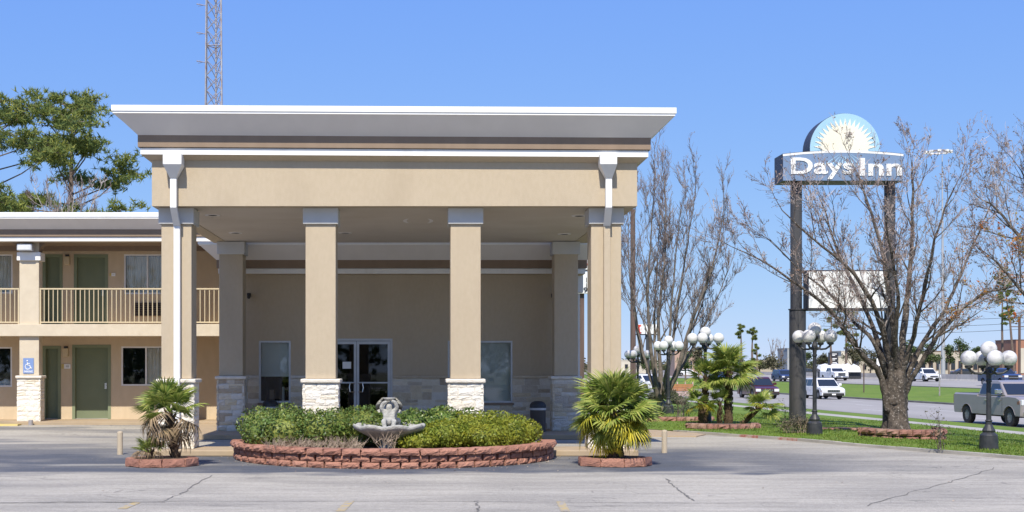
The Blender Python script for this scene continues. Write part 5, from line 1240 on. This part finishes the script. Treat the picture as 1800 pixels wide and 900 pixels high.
# utility pole
u0 = at(1113, 694); up_ = thing('utility_pole', 'reddish brown wooden utility pole left of the multi-stemmed tree', 'pole', u0)
MB().tube([(u0.x, u0.y, u0.z-.2), (u0.x-.03, u0.y, Z(368, u0.y))], [5.2*u0.y/F, 4.2*u0.y/F], 12).build('shaft', M_wood, up_)
b = far(1792, 200); up2 = thing('utility_pole', 'thin wooden utility pole at the right edge beyond the highway', 'pole', b)
MB().tube([b, (b[0], 200, Z(556, 200))], .2, 8).build('shaft', M_wood, up2); MB().box(b[0]-1.2, b[0]+1.2, 199.9, 200.1, Z(575, 200), Z(573.5, 200)).build('crossarm', M_wood, up2)
# radio mast
MY = 60; rm = thing('radio_mast', 'slim steel lattice radio mast rising behind the canopy roof', 'mast', (X(376, MY), MY, 0))
def mast_leg(k_, z):   # three legs
    px = {0: 362.5, 1: 390, 2: 376}[k_]; f_ = (z-Z(185, MY))/(Z(0, MY)-Z(185, MY)); px = px+(376-px)*.10*f_
    return Vector((X(px, MY), MY+(.0 if k_ < 2 else .6), z))
ztop = 21.5
for k_ in range(3): MB().tube([mast_leg(k_, 0), mast_leg(k_, ztop)], .04, 6).build('mast_leg', M_steel, rm)
st = (Z(0, MY)-Z(185, MY))/7.0*1.0; br = MB(); z = Z(185, MY)-st*16; i = 0
while z < ztop-st:
    for a, b_ in ((0, 1), (1, 2), (2, 0)):
        br.tube([mast_leg(a, z), mast_leg(b_, z+st)], .017, 4, cap=False); br.tube([mast_leg(b_, z), mast_leg(a, z+st)], .017, 4, cap=False)
        if i % 4 == 0: br.tube([mast_leg(a, z), mast_leg(b_, z)], .024, 4, cap=False)
    z += st; i += 1
br.build('lattice_bracing', M_steel, rm)
an = MB().tube([(X(361.5, MY), MY-.1, Z(190, MY)), (X(364, MY), MY-.1, ztop)], .03, 6).build('antenna_pole', M_steel, rm)
for py in (9, 59, 109):
    z = Z(py, MY); a0 = X(363, MY); a1 = X(346, MY)
    MB().tube([(a0, MY-.1, z-.05), (a1, MY-.1, z+.03)], .018, 4).tube([(a1+.05, MY-.25, z-.05), (a1+.12, MY+.15, z+.1)], .012, 4).tube([(a1+.1, MY-.2, z-.1), (a1+.25, MY+.05, z+.0)], .012, 4).build('dipole', M_steel, rm)
# high mast light
b = far(1658, 250); hm = thing('high_mast_light', 'very tall grey highway light mast with a ring of lamps', 'street light', b)
MB().tube([b, (b[0]-.2, 250, Z(272, 250))], [7.5*250/F/2, 1.5*250/F/2], 12).build('mast', mat('galvanised', (.40, .42, .45), (.36, .38, .41), .6, .5), hm)
rr = 20*250/F; cx_ = X(1650, 250); cz_ = Z(267, 250); ringm = MB()
ringm.tube([(cx_+rr*math.cos(a/12*math.pi), 250+rr*math.sin(a/12*math.pi), cz_) for a in range(25)], .14, 5); ringm.tube([(cx_-rr, 250, cz_), (cx_+rr, 250, cz_)], .1, 5).build('lamp_ring', M_steel, hm)
for i in range(10):
    a = i/10*6.283; MB().box(-.4, .4, -.3, .3, -.2, .14).build('lamp_head', M_signw, hm, (cx_+rr*math.cos(a), 250+rr*math.sin(a), cz_)).rotation_euler.z = a

# ------------------------------------------------------------ highway furniture and far buildings
ba = MB()
for i in range(120):
    t0, t1 = 60+i*6.0, 60+i*6.0+5.93; pr = [(0, 0), (.62, 0), (.45, .2), (.36, .85), (.22, .85), (.14, .2)]; vs = []
    for t_ in (t0, t1):
        for u_, z_ in pr: vs.append((*wt(85.2+u_, t_), zg(85)+z_))
    n = len(pr); ba.add(vs, [tuple(range(n))[::-1], tuple(range(n, 2*n))]+[(i_, (i_+1) % n, n+(i_+1) % n, n+i_) for i_ in range(n)])
tag(ba.build('concrete_barrier', M_barrier), 'long pale concrete barrier along the far side of the highway', 'barrier')
def far_building(name, label, px0, px1, top, Y, depth_, wm, feats=(), base=None, roofm=None, cat='building'):
    depth = min(depth_, 9); x0, x1 = X(px0, Y), X(px1, Y); z0 = -.3; z1 = Z(top, Y); t = thing(name, label, cat, ((x0+x1)/2, Y+depth/2, z0))
    MB().box(x0, x1, Y, Y+depth, z0, z1).build('wall', wm, t)
    k_ = Y/F; MB().box(x0-.6*k_, x1+.6*k_, Y-.6*k_, Y+depth+.6*k_, z1, z1+1.4*k_).build('roof', roofm or wm, t)
    for f in feats:
        nm, a, b_, c, d, m_ = f; fr = MB().box(X(a, Y), X(b_, Y), Y-.12, Y+.02, Z(d, Y), Z(c, Y)).build(nm, m_, t)
        if nm == 'window': MB().box(X(a+.4, Y), X(b_-.4, Y), Y-.14, Y-.122, Z(d-.4, Y), Z(c+.4, Y)).build('pane', M_cglass, fr)
    return t
M_b1 = mat('far_pink_wall', (.45, .31, .24), None, .9, .2); M_b2 = mat('far_beige_wall', (.50, .44, .35), None, .9, .2); M_b3 = mat('far_cream_wall', (.62, .57, .47), None, .9, .2)
M_b4 = mat('far_grey_wall', (.38, .40, .42), None, .8, .2); M_b5 = mat('far_orange_wall', (.40, .20, .13), None, .8, .2); M_b6 = mat('far_brown_roof', (.20, .12, .09), None, .8, .2)
far_building('retail_building', 'low pink stucco building behind the dark oak', 1186, 1234, 618, 280, 25, M_b1, [('window', 1206+i*7, 1210+i*7, 636, 648, M_b3) for i in range(4)])
far_building('office_block', 'small grey building with flat roof left of the thick sign pole', 1384, 1400, 613, 330, 14, M_b4, [('window', 1387, 1397, 622, 626, M_b3), ('window', 1387, 1397, 632, 636, M_b3)])
far_building('warehouse', 'long low beige warehouse along the horizon left of the sign pole', 1330, 1383, 634, 340, 20, M_b2, [('window', 1336+i*9, 1341+i*9, 641, 647, M_b3) for i in range(5)])
far_building('retail_building', 'cream box-shaped shop behind the black stacked sign', 1466, 1498, 628, 300, 20, M_b3, [('door', 1489, 1493, 640, 654, M_b6), ('window', 1474, 1484, 641, 650, M_b2)])
far_building('retail_building', 'cream shop with a raised parapet above the white tarps', 1479, 1515, 618, 310, 20, M_b3, [('window', 1500, 1510, 624, 629, M_b2)])
far_building('retail_building', 'low beige store behind the trunk of the big tree', 1510, 1600, 634, 300, 20, M_b2, [('window', 1516+i*12, 1523+i*12, 641, 650, M_b3) for i in range(7)])
far_building('strip_mall', 'long beige strip mall with brown roof right of the big tree', 1600, 1765, 618, 290, 25, M_b2, [('window', 1606+i*13, 1614+i*13, 634, 650, M_b1) for i in range(12)], roofm=M_b6)
far_building('storage_building', 'orange-red storage building with roll-up doors at the right edge', 1786, 1880, 598, 250, 25, M_b5, [('roller_door', 1790+i*15, 1800+i*15, 612, 656, M_b1 if i % 2 else M_b3) for i in range(6)], roofm=M_b6)
far_building('retail_building', 'pale low building behind the multi-stemmed tree', 1092, 1160, 634, 350, 25, M_b3, [('window', 1098+i*10, 1104+i*10, 640, 648, M_b2) for i in range(6)])
# black stacked sign
b = far(1465, 230); s4 = thing('stacked_sign', 'black roadside sign of stacked panels left of the white tarps', 'sign', b)
MB().box(X(1457.5, 230), X(1472.5, 230), 230, 230.6, b[2], Z(619.5, 230)).build('pole', M_pole, s4)
for i, (c, d) in enumerate(((620, 627), (628, 634), (635, 641), (642, 648))):
    pn_ = MB().box(X(1457, 230), X(1473, 230), 229.8, 230.1, Z(d, 230), Z(c, 230)).build('panel', M_signdark, s4)
    for k_ in range(2): MB().box(X(1458.6, 230), X(1470-k_*3, 230), 229.72, 229.8, Z(c+3.1+k_*2.4, 230), Z(c+1.7+k_*2.4, 230)).build('lettering_bar', M_signw, pn_)
# tarped load
b = far(1480, 205); tl_ = thing('tarped_load', 'long load under lumpy white tarps beyond the barrier', 'tarp', b); mb = MB(); n = 26
r = random.Random(9); vs = []
for i in range(n+1):
    px = 1443+70*i/n; hh = [643, 641.5, 642, 640, 641, 639, 638.5][i % 7]+r.uniform(-1, 1)+(4 if i in (0, n) else 0)
    vs += [(X(px, 203), 203, Z(654, 203)), (X(px, 203), 203.4, Z(hh+3, 203)), (X(px, 203), 205, Z(hh, 203)), (X(px, 203), 207, Z(654, 203))]
mb.add(vs, [(4*i+j, 4*i+4+j, 4*i+5+j, 4*i+1+j) for i in range(n) for j in range(3)]).build('tarp', M_signw, tl_)
MB().box(X(1444, 204), X(1512, 204), 203.5, 206, zg(90), Z(654, 203)).build('trailer_bed', M_black, tl_)
# road sign and posts in the median
b = far(1547, 190); s5 = thing('road_sign', 'white rectangular road sign left of the big tree trunk', 'sign', b); MB().box(X(1541, 190), X(1553, 190), 190, 190.05, Z(643, 190), Z(630, 190)).build('panel', M_signw, s5)
MB().tube([b, (X(1547, 190), 190.1, Z(630, 190))], .06, 6).build('post', M_pole, s5); MB().box(X(1541.5, 190), X(1547, 190), 190, 190.05, Z(629, 190), Z(624, 190)).build('upper_panel', M_signdark, s5)
for px, top, bot, lab in ((1518.5, 640, 690, 'thin brown post standing in the median grass left of the big trunk'), (1651.5, 640, 696, 'thin grey post standing in the median grass right of the big trunk')):
    b = at(px, bot, .06); tag(MB().tube([(0, 0, 0), (0, 0, Z(top, b.y)-b.z)], .06, 6).build('marker_post', M_wood if px < 1600 else M_steel, world=b), lab, 'post')
# cedar fence in front of the far car park
b = at(1190, 696, .0); fn = thing('garden_fence', 'orange cedar fence above pinkish pickets behind the clean lamp post', 'fence', b)
Yf = b.y; k_ = Yf/F
for i in range(14):
    px = 1176+i*3.0; MB().box(X(px, Yf), X(px+2.7, Yf), Yf, Yf+.04, b.z, Z(687, Yf)).build('picket', M_pinkf, fn)
for i in range(4): MB().box(X(1175, Yf), X(1218, Yf), Yf-.05, Yf, Z(687-i*3, Yf)+.01, Z(684-i*3, Yf)-.01).build('rail_board', M_fence, fn)
for px in (1176, 1190, 1204, 1217): MB().box(X(px, Yf), X(px+2, Yf), Yf+.05, Yf+.2, b.z, Z(671, Yf)).build('post', M_pinkf, fn)

# ------------------------------------------------------------ vehicles
def arcs(cx, r, z0, n=9):        # wheel arch, from front (larger x) to rear
    a0 = math.asin(z0/r) if z0 < r else 0
    return [(cx+r*math.cos(math.pi*i/n), max(z0, r*math.sin(math.pi*i/n)+.0)) for i in range(n+1)]
def car(name, label, cat, kind, col, group='vehicles on the highway'):
    t = thing(name, label, cat, (0, 0, 0), group); pick = kind == 'pickup'
    if pick: L, hw, wb, zr, rw, zb = 5.8, 1.0, 3.65, 1.91, .40, .47
    elif kind == 'suv': L, hw, wb, zr, rw, zb = 4.8, .97, 2.9, 1.74, .38, .32
    else: L, hw, wb, zr, rw, zb = 4.7, .92, 2.75, 1.45, .33, .24
    f, rr_ = L/2, -L/2; fa = f-.95; ra = fa-wb; ar = rw+.085
    def arch_pts(c): return [(c+ar*math.cos(math.pi*i/8), rw+ar*math.sin(math.pi*i/8)*1.0) for i in range(9)]
    fwd = arch_pts(fa); rear = arch_pts(ra)
    for a in (fwd, rear): a[0] = (a[0][0], zb); a[-1] = (a[-1][0], zb)
    if pick: topl = [(rr_, .66), (rr_+.0, 1.28), (rr_+.05, 1.34), (-.74, 1.34), (-.74, 1.27), (fa-.62, 1.27), (fa-.1, 1.30), (f-.4, 1.27), (f-.1, 1.18), (f, .95), (f-.02, .55)]
    elif kind == 'suv': topl = [(rr_, .55), (rr_+.02, .95), (rr_+.12, 1.06), (fa-.55, 1.04), (fa, 1.02), (f-.45, .96), (f-.12, .86), (f, .7), (f-.02, .4)]
    else: topl = [(rr_, .5), (rr_+.03, .86), (rr_+.15, .95), (rr_+.9, .97), (fa-.45, .93), (fa, .86), (f-.4, .78), (f-.08, .66), (f, .5), (f-.02, .3)]
    out = [(f-.04, zb)]+[p for p in fwd]+[p for p in rear]+[(rr_+.05, zb)]+topl
    # clean order: bottom from front to rear, then top from rear to front
    n = len(out); cx_, cz_ = 0, .75
    layers = [(-hw, .955), (-hw+.07, 1.0), (hw-.07, 1.0), (hw, .955)]; vs = []
    for y_, s_ in layers:
        for (x, z) in out:
            zs_ = z if z < .75 else .75+(z-.75)*(1 if s_ == 1 else .9); xs2 = x*(1 if s_ == 1 else .985) if abs(x) > L*.42 else x; vs.append((xs2, y_, zs_))
    fs = [(l_*n+i, l_*n+(i+1) % n, (l_+1)*n+(i+1) % n, (l_+1)*n+i) for l_ in range(3) for i in range(n)]+[tuple(range(n))[::-1], tuple(3*n+i for i in range(n))]
    body = MB().add(vs, fs).build('body', col, t)
    # cabin
    if pick: base = [(-.72, 1.27), (-.62, 1.84), (-.42, 1.91), (.62, 1.91), (.85, 1.86), (1.60, 1.28)]; splits = [.22]
    elif kind == 'suv': base = [(rr_+.1, 1.0), (rr_+.38, 1.62), (rr_+.6, 1.72), (0.3, 1.74), (.55, 1.70), (1.32, 1.02)]; splits = [-1.2, -.1]
    else: base = [(rr_+.75, .94), (rr_+1.45, 1.38), (rr_+1.7, 1.44), (.15, 1.45), (.4, 1.41), (1.25, .92)]; splits = [-.2]
    zlo = base[0][1]; ztp = max(p[1] for p in base)
    def yw(z): return hw*.97-(z-zlo)/(ztp-zlo)*.2
    n = len(base); vs = [(x, -yw(z), z) for x, z in base]+[(x, yw(z), z) for x, z in base]
    cab = MB().add(vs, [tuple(range(n))[::-1], tuple(range(n, 2*n))]+[(i, (i+1) % n, n+(i+1) % n, n+i) for i in range(n)]).build('cabin', col, t, bevel=.03)
    def sidex(z, front):       # interpolate the cabin outline
        if front: (xa_, za_), (xb_, zb_) = base[-1], base[-2]
        else: (xa_, za_), (xb_, zb_) = base[0], base[1]
        u_ = (z-za_)/(zb_-za_); return xa_+(xb_-xa_)*u_
    zl, zh = zlo+.07, ztp-.13
    edges = [sidex(zl, False)+.1]+splits+[sidex(zl, True)-.14]
    for i in range(len(edges)-1):
        a, b_ = edges[i]+.03, edges[i+1]-.03; at_ = max(a, sidex(zh, False)+.08); bt = min(b_, sidex(zh, True)-.1)
        for sgn in (-1, 1):
            e = .012; MB().add([(a, sgn*(yw(zl)+e), zl), (b_, sgn*(yw(zl)+e), zl), (bt, sgn*(yw(zh)+e), zh), (at_, sgn*(yw(zh)+e), zh)], [(0, 1, 2, 3)]).build('side_window', M_cglass, cab)
    def scr(xl, xh, nm, sgn):
        a, b_ = yw(zl)-.1, yw(zh)-.06; MB().add([(xl+sgn*.03, -a, zl), (xl+sgn*.03, a, zl), (xh+sgn*.03, b_, zh), (xh+sgn*.03, -b_, zh)], [(0, 1, 2, 3)]).build(nm, M_cglass, cab)
    scr(sidex(zl, True), sidex(zh, True), 'windscreen', 1); scr(sidex(zl, False), sidex(zh, False), 'rear_window', -1)
    # wheels
    tyre = MB().lathe([(rw*.55, -.12), (rw*.93, -.12), (rw, -.08), (rw, .08), (rw*.93, .12), (rw*.55, .12)], (0, 0, 0), 22).mesh('tyre', M_tyre)
    rim = MB().lathe([(.001, -.10), (rw*.15, -.10), (rw*.2, -.06), (rw*.5, -.07), (rw*.60, -.10), (rw*.6, .1), (.001, .1)], (0, 0, 0), 18).mesh('rim', M_rim)
    spoke = MB()
    for i in range(6):
        a = i/6*6.283; c_, s__ = math.cos(a), math.sin(a); spoke.hexa([(-s__*.03+c_*.05, c_*.03+s__*.05, -.115), (s__*.03+c_*.05, -c_*.03+s__*.05, -.115), (s__*.03+c_*rw*.58, -c_*.03+s__*rw*.58, -.115), (-s__*.03+c_*rw*.58, c_*.03+s__*rw*.58, -.115)],
                                                                   [(-s__*.03+c_*.05, c_*.03+s__*.05, -.07), (s__*.03+c_*.05, -c_*.03+s__*.05, -.07), (s__*.03+c_*rw*.58, -c_*.03+s__*rw*.58, -.07), (-s__*.03+c_*rw*.58, c_*.03+s__*rw*.58, -.07)])
    sm = spoke.mesh('spokes', M_rim)
    for wx in (fa, ra):
        for sgn in (-1, 1):
            w = bpy.data.objects.new('wheel', tyre); place(w, t, (wx, sgn*(hw-.13), rw)); w.rotation_euler = (R(90)*(1 if sgn > 0 else -1) if False else R(-90)*sgn, 0, 0)
            for nm, me in (('rim', rim), ('spokes', sm)):
                o = bpy.data.objects.new(nm, me); COL.objects.link(o); o.parent = w
    MB().box(ra-.3, fa+.3, -hw+.3, hw-.3, zb-.08, .5).build('underbody', M_plastic, t)
    for wx in (fa, ra): MB().box(wx-ar, wx+ar, -hw+.26, hw-.26, rw, rw+ar*.98).build('wheel_well', M_plastic, t)
    # front
    gz0, gz1 = (.72, 1.12) if pick else (.60, .78) if kind == 'suv' else (.38, .55)
    g = MB().box(f-.02, f+.03, -hw*.52, hw*.52, gz0, gz1).build('grille', M_plastic, t)
    if pick: MB().box(f+.03, f+.045, -hw*.5, hw*.5, (gz0+gz1)/2-.03, (gz0+gz1)/2+.03).build('grille_bar', M_chrome, g)
    else:
        for i in range(7): MB().box(f+.03, f+.04, -hw*.5+i*hw*.145, -hw*.5+i*hw*.145+.035, gz0+.02, gz1-.02).build('grille_slot', M_chrome, g)
    MB().box(f-.1, f+.055, -hw*.9, hw*.9, zb-.02, zb+.2).build('front_bumper', M_chrome if pick else M_plastic, t, bevel=.03)
    MB().box(rr_-.05, rr_+.1, -hw*.9, hw*.9, zb, zb+.2).build('rear_bumper', M_chrome if pick else M_plastic, t, bevel=.03)
    for sgn in (-1, 1):
        MB().box(f-.24, f+.012, sgn*hw*.56 if sgn > 0 else -hw*.975, hw*.975 if sgn > 0 else -hw*.56, gz1-.2, gz1+.02).build('headlight', M_headl, t, bevel=.02)
        MB().box(f-.32, f-.1, sgn*(hw-.03)-.03, sgn*(hw-.03)+.045, gz1-.17, gz1-.04).build('turn_lamp', M_amber, t)
        MB().box(rr_-.015, rr_+.14, sgn*(hw-.1)-.085, sgn*(hw-.1)+.09, (.75 if not pick else .88), ((1.26 if pick else 1.08) if kind != 'sedan' else .85)).build('tail_light', M_redl, t)
        mx = edges[-1]-.12; MB().box(mx-.09, mx+.1, sgn*(hw+.10)-.12, sgn*(hw+.10)+.12, zl+.02, zl+.22).build('wing_mirror', M_chrome if pick else col, t, bevel=.03)
        for ex in edges[1:]:          # door seams and handles
            MB().box(ex-.008, ex+.008, sgn*hw-.004 if sgn > 0 else -hw-.004, hw+.004 if sgn > 0 else -hw+.004, zb+.12, zlo-.06).build('door_seam', M_plastic, t)
            MB().box(ex-.28, ex-.1, sgn*(hw+.012)-.02, sgn*(hw+.012)+.02, zlo-.2, zlo-.155).build('door_handle', M_chrome if pick else col, t)
    MB().box(f+.04, f+.06, -.16, .16, zb+.04, zb+.15).build('plate', M_signw, t)
    if pick:
        MB().box(rr_+.12, -.8, -hw+.12, hw-.12, 1.33, 1.344).build('bed_floor', M_plastic, t)
        for sgn in (-1, 1):
            for c0 in (fa, ra):       # flared arches
                ap_ = arch_pts(c0)[1:-1]; MB().tube([(x, sgn*(hw+.0), z) for x, z in [(ap_[0][0]+.03, zb+.05)]+ap_+[(ap_[-1][0]-.03, zb+.05)]], .014, 5).build('arch_flare', col, t)
    return t
HD = R(-90)+AL
def put_car(t, px, py, hd=HD, dz=0):
    q = ghit(px, py); t.location = (q.x, q.y, q.z+dz); t.rotation_euler.z = hd; return q
P_silver = paint('car_silver', (.27, .245, .245)); P_white = paint('car_white', (.78, .78, .78)); P_navy = paint('car_navy', (.03, .05, .13)); P_dark = paint('car_charcoal', (.045, .05, .06)); P_maroon = paint('car_maroon', (.07, .012, .014))
put_car(car('pickup_truck', 'silver crew-cab pickup truck driving out of the picture at the right', 'pickup truck', 'pickup', P_silver), 1772, 747)
put_car(car('parked_car', 'white four-wheel-drive car approaching beside the thick sign pole', 'car', 'suv', P_white), 1446, 701)
bpy.data.objects['parked_car'].name = 'white_car'
put_car(car('pickup_truck', 'small distant white pickup truck above the white four-wheel-drive', 'pickup truck', 'pickup', P_white), 1466, 669)
put_car(car('car', 'distant white crossover right of the big tree trunk', 'car', 'suv', P_white), 1627, 670.5)
put_car(car('car', 'distant dark blue car just left of the thick sign pole', 'car', 'suv', P_navy), 1376, 670)
put_car(car('car', 'maroon car on the near road, half hidden by the lawn palms', 'car', 'suv', P_maroon), 1332, 700)
put_car(car('pickup_truck', 'dark blue pickup truck behind the short lamp post globes', 'pickup truck', 'pickup', P_navy), 1757, 678)
put_car(car('car', 'distant dark blue car seen through the lawn palms', 'car', 'sedan', P_navy), 1262, 670)
put_car(car('car', 'charcoal car parked beyond the barrier left of the short lamp post', 'car', 'sedan', P_dark), 1694, 661, R(0))
put_car(car('car', 'tiny white car parked before the pink building', 'car', 'sedan', P_white), 1208, 661, R(0))
put_car(car('car', 'charcoal car parked beyond the barrier, left of the white pickup', 'car', 'sedan', P_dark), 1419, 660.5, R(0))
put_car(car('car', 'white car parked behind the multi-stemmed tree and the utility pole', 'car', 'suv', P_white), 1131, 688, R(-60))

# trees across the car park behind the viewer, which the window panes mirror
bl_ = []; r = random.Random(77)
for i in range(34):
    x = -62+i*3.9+r.uniform(-1, 1); bl_.append((x, -52+r.uniform(-5, 5), r.uniform(4, 8), r.uniform(3, 5), 3.5, r.uniform(4, 6.5)))
P_, N_ = blob_points(bl_, 26000, 5, .5, .3); tag(leaves('tree_line', P_, N_, .8, M_leafo, None, 5, 1.5, kind='stuff'), 'line of leafy trees behind the viewer mirrored in the glass', 'trees')

wl = MB()
for k_, (za, zb2) in enumerate(((560, 556), (573, 566), (584, 577))):
    pts = [(X(1440+38*i, 200), 200, Z(za+(zb2-za)*i/10+5*(1-((i-5)/5)**2), 200)) for i in range(11)]; wl.tube(pts, .028, 4, cap=False)
tag(wl.build('power_line', M_black, fix=False), 'thin sagging power lines strung beyond the highway at the right', 'cable')

lv_ = random.Random(31); Pq = []
for i in range(260):
    a = lv_.uniform(math.pi, 2*math.pi); rr_ = lv_.choice((3.2+abs(lv_.gauss(0, .05)), 3.25+abs(lv_.gauss(0, .5)))); Pq.append((PCX+rr_*math.cos(a), PCY+(rr_+.08)*math.sin(a), .012))
for i in range(160): Pq.append((lv_.uniform(-8, 11), lv_.uniform(16.5, 30), .012))
Pq = np.array([p for p in Pq if p[1] < 26.2]); tag(leaves('leaf_litter', Pq, np.tile([0, 0, 1.], (len(Pq), 1)), .035, M_dry, None, 3, 1.5, jn=.15, kind='stuff'), 'tiny dry leaves scattered on the asphalt around the planter', 'litter')
